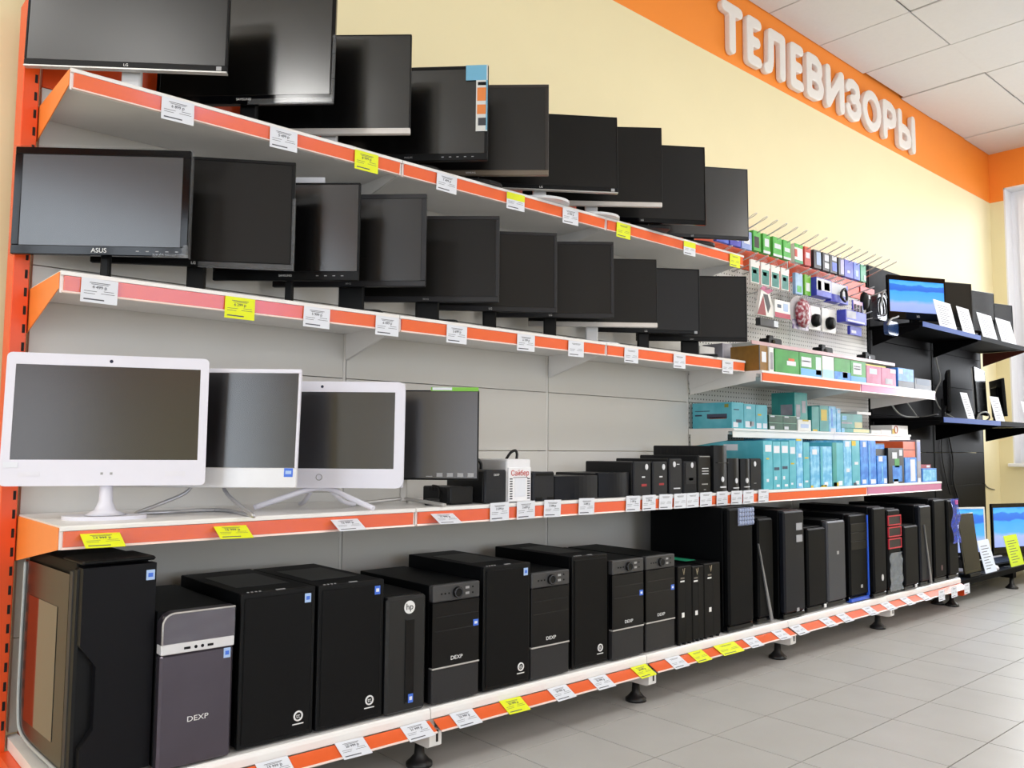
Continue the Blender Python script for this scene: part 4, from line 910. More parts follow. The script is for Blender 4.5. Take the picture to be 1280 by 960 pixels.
carton(4.800, 4.960, 2.20, ZS+.0825, .022, .18, M('crimson_card', 'a12a3c', .4), 'small crimson box on the low blue carton', [(.6, .9, .2, .8, CW)])
carton(2.74, 2.992, 2.49, ZS, .165, .10, YLB, 'yellow topped box behind the glossy power supplies', [(.55, .9, .7, .98, CW)])
# cartons on the plain white shelf
ZW = 1.0565
SWP = M('switch_print', '3c3f55', .4); SWR = M('switch_print_light', 'b98a84', .4)
carton(3.004, 3.106, 2.345, ZW, .128, .235, TEAL, 'turquoise carton with a network switch picture on its long side', [(.15, .6, .70, .74, LBLU), (.1, .5, .04, .24, CW), (.35, .8, .22, .34, LBLU)],
       side=((.12, .62, .38, .56, SWP), (.14, .56, .36, .42, SWR), (.55, .93, .66, .69, LBLU), (.75, .93, .48, .54, LBLU), (.08, .18, .80, .93, M('gold_seal', '8a8a2e', .4))))
carton(3.110, 3.213, 2.345, ZW, .124, .20, TEAL, 'turquoise carton with white picture, second on the plain shelf', [(.2, .6, .80, .9, CW), (.1, .6, .05, .30, CW), (.5, .85, .1, .30, GRC)])
carton(3.217, 3.322, 2.345, ZW, .124, .20, TEAL, 'turquoise carton with two white labels, third on the plain shelf', [(.15, .45, .55, .62, YLB), (.05, .45, .04, .24, CW), (.6, .95, .04, .24, CW)])
for q, (xx, zz) in enumerate(((3.345, 0), (3.483, 0), (3.345, .0385), (3.483, .0385))):
    carton(xx, xx+.136, 2.350, ZW+zz, .038, .16, DKGRN, 'small dark green carton, %s of the block of four' % ['lower left', 'lower right', 'upper left', 'upper right'][q], [(.08, .38, .1, .5, CW) if zz == 0 else (.1, .4, .72, .92, CW), (.0, 1, .9, 1, M('mint_edge', '7fae9a', .4))])
carton(3.625, 3.762, 2.346, ZW, .060, .16, WHC, 'white carton with pale blue print under the tall green box', [(.2, .8, .25, .6, M('pale_print', 'b9c9ea', .4)), (.35, .8, .86, 1, YLB)])
carton(3.605, 3.738, 2.352, ZW+.0605, .146, .14, TEALD, 'tall deep green carton standing on the white box', [(.1, .42, .1, .55, GRC), (.55, .85, .25, .7, GRC), (.0, .35, .02, .12, CW)], side=((.1, .6, .15, .55, GRC),))
carton(3.773, 3.852, 2.346, ZW, .138, .15, TEALD, 'deep green slim carton with yellow foot on the plain shelf', [(.1, .7, .0, .07, YLB)])
carton(3.858, 3.958, 2.346, ZW, .145, .15, TEALD, 'deep green carton with a big yellow square', [(.15, .8, .42, .85, YLB)])
carton(3.962, 4.044, 2.346, ZW, .145, .15, SKY, 'sky blue carton with white foot label on the plain shelf', [(.2, .9, .0, .14, CW), (.3, .5, .2, .9, SKYB)])
carton(4.050, 4.098, 2.346, ZW, .135, .15, SKY, 'narrow pale blue carton beside the lying boxes', [(.3, .8, .8, .95, CW)])
carton(4.104, 4.445, 2.346, ZW, .0245, .18, TEALD, 'flat turquoise and yellow box lying lowest on the plain shelf', [(.42, 1, .1, .9, M('cream_print', 'e6dfa8', .4)), (.0, .1, .0, 1, SKY)])
carton(4.110, 4.372, 2.350, ZW+.025, .084, .17, TEALD, 'turquoise box on top of the flat turquoise and yellow one', [(.02, .5, .30, .42, GRC), (.05, .25, .55, .85, SKY), (.62, .98, .04, .45, M('cream_print2', 'd9d49b', .4))])
carton(4.302, 4.480, 2.348, ZW+.1095, .017, .10, WHC, 'thin white box topping the turquoise stack', [])
carton(4.478, 4.600, 2.346, ZW, .020, .10, WHC, 'small flat white box, left of two on the plain shelf', [])
carton(4.604, 4.742, 2.346, ZW, .024, .10, WHC, 'small flat white box, right of two on the plain shelf', [])
c = carton(4.760, 4.985, 2.346, ZW, .056, .14, WHC, 'white box with orange ring print at the right end of the plain shelf', [(.0, .15, .05, .6, YLB)])
obj('ring_print', MB().tube([(.05+.022*math.cos(q*math.pi/9), -.001, .029+.022*math.sin(q*math.pi/9)) for q in range(18)], .003, 6, True), M('orange_print', 'c4593a', .4), c)
# green cartons behind spines on middle shelf
carton(3.44, 3.66, 2.490, ZS, .236, .10, GRN, 'green carton standing behind the lower sky blue cartons', [(.0, .3, .9, .98, YLB)])
# pegboard shelf cartons
ZP = 1.331
carton(3.020, 3.098, 2.20, ZP, .125, .16, M('bronze_card', '8a6224', .45, noise=.25), 'brown printed carton with white label left of the green ones', [(.3, .8, .35, .75, CW), (.0, .1, 0, 1, DKC)])
carton(3.103, 3.143, 2.195, ZP, .120, .16, WHC, 'narrow white carton between brown and green cartons', [(.2, .8, .1, .8, GRC)])
carton(3.150, 3.375, 2.192, ZP, .118, .15, GRN, 'green carton with white and orange label on the pegboard shelf', [(.48, .86, .36, .55, CW), (.55, .80, .56, .66, ORC)])
carton(3.380, 3.605, 2.192, ZP, .118, .15, GRN, 'green carton with tilted white label and blue foot', [(.08, .52, .40, .82, CW), (.12, .45, .62, .66, ORC), (.72, .96, .1, .9, M('pale_side', 'cfe0e2', .4)), (.05, .98, .02, .32, M('clear_blue', '6fb4ea', .3))])
carton(3.612, 3.735, 2.192, ZP, .118, .15, WHC, 'white carton with pale blue foot between green cartons', [(.05, .95, .02, .4, M('clear_blue2', 'a9d2f0', .3))])
carton(3.740, 3.918, 2.192, ZP, .118, .15, GRN, 'green carton with royal blue foot, left of right pair', [(.0, 1, .0, .38, SKYB), (.5, .8, .12, .4, CW)])
carton(3.923, 4.100, 2.192, ZP, .118, .15, GRN, 'green carton with white text label, right of right pair', [(.15, .7, .36, .9, CW), (.2, .62, .6, .64, INK), (.2, .62, .72, .75, INK), (.0, 1, .0, .26, M('clear_blue3', '4d9fe6', .3))])
carton(4.108, 4.290, 2.192, ZP, .104, .15, PINK, 'pink carton with pale blue label, left of two', [(.2, .7, .55, .85, M('pale_print2', 'b9c6dd', .4))])
carton(4.294, 4.480, 2.192, ZP, .104, .15, PINK, 'pink carton with shiny white corner, right of two', [(.25, .75, .1, .4, GRC), (.6, 1, .75, .98, CW)])
carton(4.430, 4.735, 2.365, ZP, .150, .10, M('lemon_card', 'd9cf3c', .45), 'lemon yellow carton behind the pink ones', [])
carton(4.510, 4.730, 2.192, ZP, .118, .15, SKYB, 'blue carton with white corner at right end of pegboard shelf', [(.05, .3, .70, .95, CW), (.0, 1, .0, .35, DKC)])
c = carton(4.742, 4.985, 2.192, ZP, .070, .14, DKC, 'dark flat box with clear plastic end on the pegboard shelf', [(.1, .9, .45, .95, LBLU)])
c = carton(2.850, 2.975, 2.42, 1.3815, .075, .10, WHC, 'white leaflet box standing behind the last monitor on second shelf', [(.1, .9, .35, .37, INKL)])
carton(3.012, 3.095, 2.40, ZP, .150, .12, GRC, 'grey carton at the left end of the pegboard shelf', [])
carton(3.012, 3.20, 2.54, ZP, .150, .05, DKC, 'dark carton with a figure print behind the brown carton', [(.3, .5, .2, .8, CW), (.55, .8, .1, .6, LBLU)])
# webcams on the cartons / rail behind
rail = thing('acrylic_rail', 'pale acrylic display ledge hung on the pegboard behind the cartons', 'ledge', (0, 0, 0))
bx('ledge', (3.30, 4.98, 2.42, YB-.003, 1.513, 1.518), M('acrylic_white', 'e3e2e6', .2), rail, .001); bx('ledge_lip', (3.30, 4.98, 2.415, 2.4195, 1.505, 1.524), M('acrylic_pink', 'd9b3bb', .25), rail)
for x, lb in ((3.57, 'black speaker clip webcam above the first green carton'), (4.14, 'black clip webcam above the second pair of green cartons'), (4.69, 'black clip webcam above the lemon carton, rightmost')):
    t = thing('webcam', lb, 'webcam', (x, 2.47, 1.518))
    obj('body', MB().prism(rrect(-.065, .065, .0, .042, .012, 3), -.03, .03, 'y'), BLK, t); bx('clip', (-.03, .015, -.012, .012, .042, .060), BLK, t, .004); obj('lens', MB().prism(ring(.013, 12, -.02, .02), -.034, -.028, 'y'), BLKG, t)
bx_ = carton(3.86, 4.08, 2.48, 1.5185, .020, .08, GRN, 'flat green pack lying on the acrylic ledge', [])

# ------------------------------------------------------------------ pegboard hooks and hanging packs
HK = {}
def hook(x, z, ln, row, rise):
    mb = MB(); y1 = 2.602-ln; z1 = z+ln*rise
    pts = [(x-.004, 2.600, z), (x-.004, y1+.05, z1-.05*rise), (x-.009, y1+.018, z1-.014*rise), (x-.005, y1, z1+.004), (x+.005, y1, z1+.004), (x+.009, y1+.018, z1-.014*rise), (x+.004, y1+.05, z1-.05*rise), (x+.004, 2.600, z)]
    mb.tube(pts, .0018, 6); o = obj('pegboard_hook', mb, CHROME); HK[row] = HK.get(row, 0)+1
    return tag(o, 'chrome wire hook in the %s hook row of the pegboard, %s from the left' % (row, ORD[HK[row]-1]), 'hook', 'chrome hooks on the pegboard')
HX1 = [3.335+.0985*i for i in range(14)]
R1 = [3.429, 3.525, 3.635, 3.736, 3.862, 3.962, 4.076, 4.175, 4.268, 4.365, 4.462, 4.566, 4.653]
for x in (3.03, 3.13, 3.23, 3.33): hook(x, 2.075, .27, 'top', .34)
for x in R1+[4.76, 4.86]: hook(x, 2.075, .27, 'top', .34)
for x in (3.08, 3.20, 3.31, 3.41, 3.51, 3.61, 3.71, 3.86, 3.956, 4.08, 4.16, 4.26, 4.36, 4.50, 4.64, 4.80): hook(x, 1.93, .22, 'middle', .22)
for x in (3.48, 3.63, 3.85, 4.05, 4.22, 4.46, 4.64, 4.82): hook(x, 1.80, .20, 'lowest', .12)
def pack(x0, x1, zt, zb, y, label, name, cat, mat, deco=(), th=.02, tab=None, group=None, hole=True):
    w_ = x1-x0; h_ = zt-zb
    t = thing(name, label, cat, (x0, y, zb), 0, group)
    bx('pack_body', (0, w_, 0, th, 0, h_), mat, t, .0015)
    for (a, b, c, d, m) in deco: bx('pack_print', (a*w_, b*w_, -.0008, .001, c*h_, d*h_), m, t)
    if hole:
        bx('hang_tab', (w_*.2, w_*.8, th*.3, th*.3+.001, h_, h_+.022), tab or FILM, t)
    return t
LGRN = carton_mat('lime_green_card', '3fae45', '6ccb62'); REDC = carton_mat('red_card', 'b8332b', 'cf4a3c'); VIO = carton_mat('violet_card', '3a3fb4', '5560cc'); BLUC = carton_mat('azure_card', '3b57c9', '5a7de0'); EMER = carton_mat('emerald_card', '1f8f63', '35a97a'); TEALC = carton_mat('petrol_card', '12766f', '2a9288')
PK = [
 (3.394, 3.464, 'g', LGRN, 'green pack with dark window, first of the top pegboard row', [(.1, .75, .15, .7, DKC), (.0, 1, .0, .1, LGRN)]),
 (3.490, 3.559, 'g', LGRN, 'bright green pack, second in the top pegboard row', [(.2, .8, .35, .75, CW), (0, 1, 0, .14, CW)]),
 (3.590, 3.680, 'g', LGRN, 'bright green wide pack, third in the top pegboard row', [(.15, .85, .42, .66, CW), (0, 1, 0, .12, CW)]),
 (3.697, 3.775, 'g', LGRN, 'bright green pack, fourth in the top pegboard row', [(.15, .85, .40, .60, CW), (0, 1, 0, .12, CW)]),
 (3.817, 3.907, 'w', WHC, 'white pack with green head and foot in the top row', [(0, 1, .8, 1, LGRN), (0, 1, 0, .15, EMER), (.0, .3, .3, .7, REDC)]),
 (3.926, 3.998, 'r', REDC, 'red pack in the top pegboard row', [(.2, .8, .4, .7, CW), (0, 1, .9, 1, ORC)]),
 (4.034, 4.118, 'k', DKC, 'black pack with pale blue print, first of the dark ones', [(.35, .95, .2, .9, M('paleblue_print', 'a7bde0', .4))]),
 (4.136, 4.214, 'k', DKC, 'black pack with white stripes, second of the dark ones', [(.3, .95, .15, .45, CW), (.3, .95, .55, .9, CW)]),
 (4.224, 4.310, 'k', DKC, 'black pack with blue window, third of the dark ones', [(.3, .95, .12, .6, BLUC), (.3, .95, .7, .95, CW)]),
 (4.330, 4.400, 'k', DKC, 'narrow black pack with lilac print, fourth of the dark ones', [(.35, .95, .08, .92, M('lilac_print2', 'b8b3dd', .4))]),
 (4.407, 4.518, 'v', VIO, 'violet blue pack, left of the two violet ones in top row', [(.3, .6, .25, .4, CW)]),
 (4.526, 4.607, 'b', BLUC, 'azure blue pack, right of the two violet ones in top row', [(.3, .7, .2, .55, M('paleblue_print', 'a7bde0', .4))]),
 (4.617, 4.690, 'e', EMER, 'emerald pack at the right end of the top pegboard row', [(.6, .95, .1, .4, CW)]),
]
for x0, x1, c, m, lb, dc in PK: pack(x0, x1, 2.136, 2.026, 2.455, lb, 'hanging_pack', 'pack', m, dc, .03, group='packs in the top pegboard row')
for i, (x0, x1) in enumerate(((3.06, 3.17), (3.18, 3.28), (3.29, 3.385))):
    pack(x0, x1, 2.120, 2.020, 2.46, ['blue', 'navy', 'pale blue'][i]+' pack peeping out behind the last top shelf monitor', 'hanging_pack', 'pack', [BLUC, VIO, carton_mat('powder_card', '8fa4dd', 'a9b9e6')][i], [(.2, .8, .3, .6, CW)], .02, group='packs in the top pegboard row')
for i, (x0, x1) in enumerate(((3.363, 3.452), (3.464, 3.553), (3.564, 3.655), (3.667, 3.753))):
    pack(x0, x1, 1.972, 1.845, 2.455, 'petrol green screen pack on white card, %s from left in second row' % ORD[i], 'hanging_pack', 'pack', WHC, [(.08, .86, .05, .68, TEALC), (.2, .6, .42, .58, CW), (.93, 1, .0, .8, REDC)], .012, group='petrol green screen packs')
pack(3.820, 3.900, 1.966, 1.843, 2.455, 'pale blue pack right of the petrol green cards', 'hanging_pack', 'pack', carton_mat('powder_card2', '7fa9d6', 'b9d3ea'), [(.2, .8, .1, .4, LGRN)], .02)
pack(3.922, 3.992, 1.970, 1.850, 2.455, 'yellow green pack left of the violet boxes in second row', 'hanging_pack', 'pack', carton_mat('yellowgreen_card', '5fae2c', '84c63e'), [(.2, .8, .2, .6, CW)], .02)
pack(4.012, 4.188, 1.965, 1.855, 2.43, 'violet and white box with black gadget picture, left of two', 'hanging_pack', 'pack', VIO, [(.0, .95, .32, .95, CW), (.06, .30, .30, .82, DKC), (.5, .86, .38, .80, DKC)], .06)
pack(4.196, 4.412, 1.962, 1.845, 2.44, 'violet and white box with black gadget picture, right of two', 'hanging_pack', 'pack', VIO, [(.0, .9, .40, .98, CW)], .05)
t = thing('headset_coil', 'coiled black cable gadget on the violet box front', 'gadget', (4.315, 2.425, 1.89))
obj('coil', MB().tube([((.035+.004*(q % 3))*math.cos(q*.7), -.004-.0006*q % .01, (.035+.004*(q % 3))*math.sin(q*.7)) for q in range(30)], .006, 6), CABLE, t)
# red and white triangular sleeve
t = thing('hanging_pack', 'red and white triangular card pack with dark red panel', 'pack', (3.395, 2.44, 1.672)); 
obj('pack_body', MB().prism([(0, 0), (.165, 0), (.165, .05), (.11, .155), (.05, .165)], 0, .02, 'y'), WHC, t)
obj('pack_print', MB().prism([(.0, .004), (.085, .004), (.06, .11)], -.0016, .0005, 'y'), M('dark_red_print', '8c1626', .4), t)
obj('pack_print', MB().prism([(.06, .12), (.105, .02), (.13, .06), (.105, .12)], -.0012, .0005, 'y'), MGREY, t); obj('pack_print', MB().prism([(.03, .145), (.11, .125), (.16, .15), (.06, .165)], -.0012, .0005, 'y'), PINK, t)
pack(3.555, 3.712, 1.775, 1.678, 2.43, 'white pack with blue hearts and crimson foot', 'hanging_pack', 'pack', WHC, [(0, 1, .0, .28, M('crimson_print', 'b22448', .4)), (.15, .4, .55, .75, M('navy_heart', '2d4560', .4)), (.55, .85, .40, .85, M('paleblue_print', 'a7bde0', .4))], .03, hole=False)
pack(3.44, 3.62, 1.664, 1.622, 2.45, 'black gadget pack below the triangular card', 'hanging_pack', 'pack', DKC, [(.75, 1, .1, .9, CW)], .03, hole=False)
# blister with patterned mouse
t = thing('blister_pack', 'clear blister with a red and violet patterned mouse', 'pack', (3.85, 2.43, 1.735))
obj('shell', MB().prism([(.115*math.cos(q*math.pi/12), .098*math.sin(q*math.pi/12)) for q in range(24)], .02, .026, 'y'), M('blister_clear', 'd9d5da', .1, alpha=.5), t)
PAT = carton_mat('patterned_mouse', '8e2238', 'd9cfd6', 22)
me = MB().lathe([(.0, 0), (.05, .004), (.075, .012), (.082, .024), (.07, .040), (.04, .052), (.001, .056)], 20); o = obj('mouse_shell', me, PAT, t, (0, .022, -.005), (R(90), 0, 0)); o.scale = (.9, 1.05, 1)
bx('card_foot', (-.08, .09, .018, .022, -.098, -.045), carton_mat('violet_patch', 'cfc7d6', '6a5a92', 20), t)
for i, (x0, x1) in enumerate(((3.985, 4.122), (4.142, 4.305))):
    t = pack(x0, x1, 1.800 if i == 0 else 1.802, 1.658, 2.47, ['white card pack with round black gadget, left of two', 'white card pack with round black gadget, right of two'][i], 'hanging_pack', 'pack', WHC, [], .006, group='white cards with black gadgets')
    obj('gadget', MB().lathe([(.036, 0), (.040, .012), (.034, .032), (.018, .040), (.012, .040)], 18), BLK, t, ((x1-x0)*.45, 0, .055), (R(90), 0, 0))
t = thing('hanging_pack', 'tall violet box with grey panel at right of pegboard', 'pack', (4.338, 2.42, 1.735)); bx('pack_body', (0, .268, 0, .06, 0, .075), VIO, t, .002)
bx('pack_print', (.01, .13, -.001, .001, .025, .070), GRC, t); bx('pack_print', (.02, .24, -.001, .001, .005, .015), CW, t)
bx('pack_card', (.13, .27, .02, .026, .075, .150), VIO, t); bx('pack_print', (.14, .26, .0185, .0205, .085, .148), M('pink_print', 'd9b5c6', .4), t)
for q in range(3): bx('pen', (.15+q*.04, .168+q*.04, .012, .02, .03, .125), DGREY, t)
pack(4.47, 4.62, 1.728, 1.672, 2.46, 'small violet pack dangling below the violet box', 'hanging_pack', 'pack', VIO, [(.1, .5, .2, .5, CW)], .02, hole=False)
t = thing('computer_mouse', 'black computer mouse hanging at the right edge of the pegboard', 'mouse', (4.64, 2.46, 1.90)); o = obj('body', MB().lathe([(.001, 0), (.034, .0), (.040, .012), (.034, .030), (.014, .040), (.001, .041)], 18), BLK, t, (0, 0, 0), (R(90), 0, 0)); o.scale = (1, 1.5, 1)
bx('label', (.0, .02, -.043, -.040, .01, .035), CW, t)
pack(4.70, 4.90, 2.015, 1.975, 2.50, 'flat red pack under the emerald pack', 'hanging_pack', 'pack', REDC, [], .01, hole=False)

# ------------------------------------------------------------------ black shelving at the far end
bun = thing('shelving_unit', 'black shop shelving at the far right end before the window', 'shelving', (0, 0, 0))
for x in (5.03, 6.03, 7.03): bx('upright', (x-.012, x+.012, 2.607, 2.66, 0, 2.22), BLKSH, bun, .002)
for k in range(2):
    for a, b in ((.17, .43), (.433, .685), (.688, .94), (.943, 1.193), (1.196, 1.451), (1.454, 1.705), (1.708, 1.962), (1.965, 2.22)):
        bx('back_panel', (5.045+k, 6.015+k, YB, YB+.03, a, b), BLKPAN, bun, .001)
for x in (6.03, 7.03):
    obj('leg', MB().lathe([(.040, 0), (.040, .010), (.03, .018), (.016, .034), (.013, .085)], 16, (x, 2.11, 0)), FOOT, bun); bx('foot_bracket', (x-.03, x+.03, 2.09, 2.595, .075, .1125), BLKSH, bun)
SHB = M('shelf_edge_blue', '1d4391', .5, spec=.1)
def bshelf(k, zt, yf, label, edge=None, endbr=False):
    x0, x1 = 5.022+k, 6.018+k
    t = thing('metal_shelf', label, 'shelf', ((x0+x1)/2, yf, zt)); hw = .497; dp = YB-.003-yf
    obj('board', MB().prism([(0, 0), (0, -.034), (.004, -.034), (.004, -.022), (dp, -.022), (dp, 0)], -hw, hw, 'x'), BLKSH, t)
    bx('front_edge', (-hw, hw, -.003, -.0003, -.034, -.001), edge or BLKSH, t)
    if zt > .3:
        m = M('dark_red_bracket', '5a2414', .4) if endbr else BLKSH
        for xx, mm in ((-hw+.003, BLKSH), (hw-.003, m)): obj('bracket', MB().prism([(.02, -.023), (.02, -.04), (dp-.02, -.135), (dp-.02, -.023)], xx-.0015, xx+.0015, 'x'), mm, t)
bshelf(0, 1.79, 2.25, 'black upper shelf under the lit screen, nearer half', SHB)
bshelf(1, 1.79, 2.25, 'black upper shelf near the window, farther half with dark red end', None, True)
bshelf(0, 1.168, 2.14, 'black middle shelf with cables and side-on monitor, nearer half', SHB)
bshelf(1, 1.168, 2.14, 'black middle shelf near the window, farther half')
bshelf(0, .150, 2.08, 'black bottom shelf with white computer and mouse, nearer half'); bshelf(1, .150, 2.08, 'black bottom shelf with lime price card, farther half')

def screen_on(name, seed):
    m = bpy.data.materials.new(name); m.use_nodes = True; nt = m.node_tree; b = nt.nodes['Principled BSDF']
    tc = nt.nodes.new('ShaderNodeTexCoord'); mp = nt.nodes.new('ShaderNodeMapping'); mp.inputs['Location'].default_value = (seed, 0, 0); nt.links.new(tc.outputs['Generated'], mp.inputs[0])
    sp = nt.nodes.new('ShaderNodeSeparateXYZ'); nt.links.new(tc.outputs['Generated'], sp.inputs[0])
    cr = nt.nodes.new('ShaderNodeValToRGB'); e = cr.color_ramp.elements
    e[0].position = 0; e[0].color = (*lin('9fb2ee'), 1); e[1].position = 1; e[1].color = (*lin('2f9df0'), 1)
    for p, c in ((.28, 'a9bdf0'), (.38, '56b6f5'), (.66, '3fa9f5'), (.70, '2b6fe0'), (.86, '2f7fe6'), (.90, '58c3f8')):
        q = e.new(p); q.color = (*lin(c), 1)
    n = nt.nodes.new('ShaderNodeTexNoise'); n.inputs['Scale'].default_value = 3.2; nt.links.new(mp.outputs[0], n.inputs['Vector'])
    ad = nt.nodes.new('ShaderNodeMath'); ad.operation = 'MULTIPLY_ADD'; ad.inputs[1].default_value = .22; nt.links.new(n.outputs['Fac'], ad.inputs[0])
    sb = nt.nodes.new('ShaderNodeMath'); sb.operation = 'SUBTRACT'; sb.inputs[1].default_value = .11; nt.links.new(sp.outputs['Z'], sb.inputs[0]); nt.links.new(sb.outputs[0], ad.inputs[2])
    nt.links.new(ad.outputs[0], cr.inputs[0]); b.inputs['Base Color'].default_value = (.01, .01, .02, 1)
    nt.links.new(cr.outputs[0], b.inputs['Emission Color']); b.inputs['Emission Strength'].default_value = 2.3; b.inputs['Roughness'].default_value = .25
    return m
SON1, SON2, SON3 = screen_on('lit_screen_blue', 0), screen_on('lit_screen_blue2', 3.1), screen_on('lit_screen_blue3', 7.7)
for s in [
 ('Va', 'monitor', 'monitor', 1.79, 5.372, 2.419, .063, -24.1, .6, .494, .305, dict(b=.014, top=.034, chin=.052, bez=BLKG, scr=SON1, logo='LG', logos=.020, neck='pillar'), 'monitor showing a bright blue picture on the upper black shelf'),
 ('Vb', 'monitor', 'monitor', 1.79, 5.790, 2.394, .069, -24.6, 1, .490, .318, dict(b=.010, chin=.025, bez=DGREY, scr=SCREENM), 'dark switched-off monitor right of the lit one on upper black shelf'),
 ('Vc', 'monitor', 'monitor', 1.79, 6.321, 2.385, .066, -13.1, .5, .500, .325, dict(b=.008, chin=.02, scr=SCREENG, bez=BLKG), 'dark monitor with bluish reflection, third on the upper black shelf'),
 ('Vd', 'monitor', 'monitor', 1.79, 6.771, 2.384, .026, -15.3, .9, .420, .320, dict(b=.006, chin=.012, scr=SCREENG), 'dark monitor at the window end of the upper black shelf'),
 ('L1', 'all_in_one_computer', 'computer', .150, 5.477, 2.250, .075, -25.9, 1, .480, .350, dict(b=.012, top=.012, chin=.05, bez=M('white_frame', 'e9e9e6', .3), body=AIOW, chinm=BLK, scr=SON2, logo='ASUS', logos=.012, neckm=AIOW), 'white framed computer with blue screen on the lowest black shelf'),
 ('L2', 'monitor', 'monitor', .150, 6.520, 2.220, .045, -19.5, .5, .50, .370, dict(b=.012, top=.03, chin=.05, scr=SON3, bez=BLKG), 'black monitor with blue picture at the right end of lowest black shelf'),
 ('F1', 'monitor', 'monitor', 1.168, 5.72, 2.36, .055, 23, 0, .36, .29, dict(b=.010, chin=.02, neck='slim'), 'black monitor turned edge-on on the middle black shelf, nearest'),
 ('F2', 'monitor', 'monitor', 1.168, 6.45, 2.40, .060, 10, 2, .44, .36, dict(b=.014, chin=.02, bez=BLKG, body=SILV, scr=SCREENG, neck='slim'), 'dark monitor with pale screen reflection beside the panel edge, middle black shelf'),
 ('F3', 'monitor', 'monitor', 1.168, 6.84, 2.40, .060, 33, 3, .34, .30, dict(b=.010, chin=.02, neck='slim'), 'black monitor seen from the side before the window, middle black shelf'),
]: monitor(s)
def card(x0, x1, y, z, h_, lean, mat, label):
    w_ = x1-x0; t = thing('price_card', label, 'price card', (x0, y, z), 0, None); t.rotation_euler = (R(-lean), 0, 0)
    bx('card', (0, w_, 0, .002, 0, h_), mat, t)
    mb = MB()
    for q in range(9): mb.quad((w_*.16, -.0006, h_*(.12+.085*q)), (w_*(.55+.3*((q*37) % 10)/10), -.0006, h_*(.12+.085*q)), (w_*(.55+.3*((q*37) % 10)/10), -.0006, h_*(.14+.085*q)), (w_*.16, -.0006, h_*(.14+.085*q)))
    obj('print', mb, INK, t)['kind'] = 'stuff'
    bx('foot', (.0, w_, -.003, .05, -.0005, .0015), M('clear_acrylic', 'dfe3e8', .1, alpha=.4), t).rotation_euler = (R(lean), 0, 0)
for x0, x1, lb in ((5.335, 5.625, 'white price card leaning before the lit monitor'), (5.730, 5.955, 'white price card leaning before the second dark monitor'), (6.110, 6.400, 'white price card before the third monitor on upper black shelf'), (6.490, 6.810, 'white price card at the window end of upper black shelf')): card(x0, x1, 2.262, 1.7905, .195, 12, PAPER, lb)
card(5.455, 5.575, 2.150, 1.1685, .185, 14, PAPER, 'pale price card on the middle black shelf, nearer one')
card(5.967, 6.140, 2.150, 1.1685, .18, 12, PAPER, 'pale price card on the middle black shelf before the side-on monitor')
card(6.60, 6.88, 2.150, 1.1685, .17, 12, PAPER, 'pale price card at the right edge of the middle black shelf')
card(5.515, 5.715, 2.095, .1505, .215, 13, M('pale_blue_paper', 'dfe9fa', .6), 'pale blue price card on the lowest black shelf')
card(5.990, 6.250, 2.095, .1505, .215, 12, LIME, 'lime yellow price card on the lowest black shelf')
t = thing('tablet_computer', 'black tablet standing before the white framed computer', 'tablet', (5.19, 2.100, .1520)); t.rotation_euler = (R(-6), 0, 0)
bx('case', (0, .27, 0, .012, .02, .40), BLKG, t, .004); bx('screen', (.015, .255, -.001, .002, .04, .385), SCREENM, t); bx('foot', (.05, .22, -.01, .055, 0, .02), BLK, t)
t = thing('computer_mouse', 'white computer mouse on the lowest black shelf', 'mouse', (5.775, 2.14, .1505)); o = obj('body', MB().lathe([(.034, 0), (.036, .010), (.028, .024), (.012, .031), (.001, .032)], 16), AIOW, t); o.scale = (1.6, 1, 1); bx('wheel', (.02, .035, -.003, .003, .028, .034), MGREY, t)
t = thing('keyboard', 'black keyboard with pale upper edge under the right blue screen', 'keyboard', (5.90, 2.165, .1505), R(-3)); t.rotation_euler = (R(8), 0, R(-3))
bx('tray', (0, .42, 0, .12, .003, .018), BLK, t, .003)
mb = MB(); 
for i in range(14):
    for j in range(4): mb.box(.012+i*.0285, .036+i*.0285, .010+j*.024, .030+j*.024, .018, .023)
obj('keys', mb, DGREY, t)['kind'] = 'stuff'; bx('pale_strip', (0, .42, .121, .14, .003, .022), AIOW, t, .003)
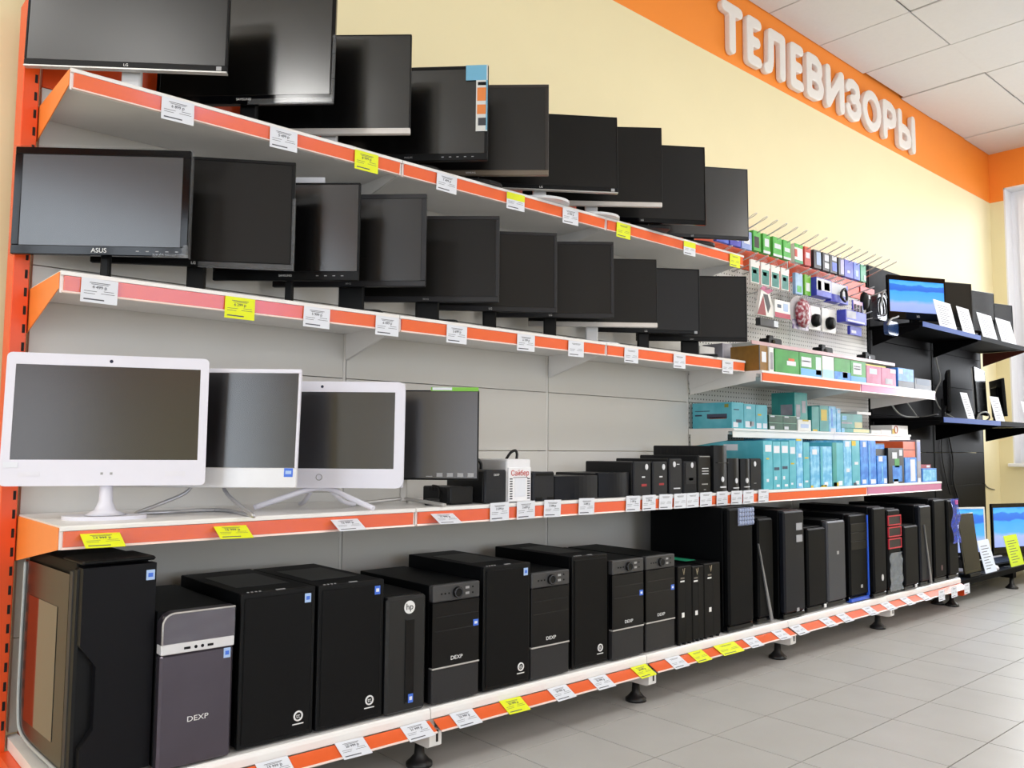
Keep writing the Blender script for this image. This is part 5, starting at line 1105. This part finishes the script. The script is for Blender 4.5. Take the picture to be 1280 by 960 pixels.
# cables at the black shelves
def cable(label, pts, r=.005, m=CABLEG): return tag(obj('cable', MB().tube(arc(pts, 6), r, 7), m), label, 'cable')
cable('grey cable hanging down the black panel above the middle shelf', [(6.08, 2.595, 1.73), (6.10, 2.59, 1.62), (6.14, 2.585, 1.50), (6.02, 2.58, 1.38), (6.06, 2.56, 1.27), (6.16, 2.50, 1.20), (6.2, 2.46, 1.174)])
cable('black cable running down the black panel below the middle shelf', [(6.27, 2.597, 1.12), (6.33, 2.595, .98), (6.36, 2.595, .86), (6.35, 2.595, .72), (6.42, 2.595, .60), (6.47, 2.595, .50)], .006, CABLE)
cable('thin black cable on the lower black panel, left one', [(6.17, 2.597, 1.12), (6.15, 2.595, .95), (6.19, 2.595, .80), (6.28, 2.595, .62)], .004, CABLE)
cable('pale cable looped in front of the black panel beside the pegboard', [(5.06, 2.50, 1.30), (5.12, 2.48, 1.22), (5.20, 2.46, 1.185), (5.36, 2.44, 1.18), (5.50, 2.40, 1.178)], .006)
cable('pale straight cable dangling beside the pegboard shelf', [(5.22, 2.50, 1.37), (5.30, 2.48, 1.28), (5.40, 2.46, 1.19)], .005)
cable('grey cable arching over the middle black shelf', [(5.92, 2.26, 1.175), (5.95, 2.25, 1.22), (6.05, 2.24, 1.235), (6.14, 2.25, 1.20), (6.15, 2.28, 1.175)], .006)
cable('dark cable tangle on the middle black shelf', [(5.30, 2.40, 1.176), (5.42, 2.33, 1.20), (5.48, 2.42, 1.19), (5.36, 2.46, 1.18), (5.50, 2.50, 1.185), (5.53, 2.54, 1.177)], .007, CABLE)
cable('thin dark cord on the end wall under the window ledge', [(7.20, 2.692, 1.10), (7.22, 2.692, .95), (7.19, 2.692, .80), (7.30, 2.692, .66), (7.50, 2.692, .62)], .005, M('cord_grey', '6b675c', .5))
# bags of leads hanging on the panel between pegboard and lit screen
t = thing('cable_bag', 'dark bagged lead hanging between the pegboard and lit monitor', 'bag', (4.85, 2.44, 1.80))
obj('bag', MB().prism(rrect(-.05, .09, .0, .17, .03, 4), 0, .035, 'y'), M('dark_bag', '22252f', .2, noise=.3, scale=25, coat=.5), t)
obj('lead', MB().tube(arc([(-.02, -.006, .03), (-.03, -.008, .10), (.01, -.008, .15), (.05, -.008, .12), (.06, -.008, .05), (.02, -.008, .03)], 6), .006, 7), CABLE, t)
obj('white_loop', MB().tube(arc([(-.01, -.014, .09), (-.005, -.016, .16), (.03, -.016, .185), (.06, -.014, .15)], 6), .005, 7), CABLEG, t)
t = thing('cable_bag', 'blue bagged lead with white loop, lower, left of lit monitor', 'bag', (4.88, 2.385, 1.70))
obj('bag', MB().prism(rrect(-.05, .10, .0, .09, .025, 4), 0, .03, 'y'), M('blue_bag', '27406b', .2, noise=.3, scale=25, coat=.5), t)
obj('white_loop', MB().tube(arc([(-.07, -.006, .06), (-.02, -.008, .10), (.04, -.008, .115), (.09, -.006, .13)], 6), .006, 7), CABLEG, t)
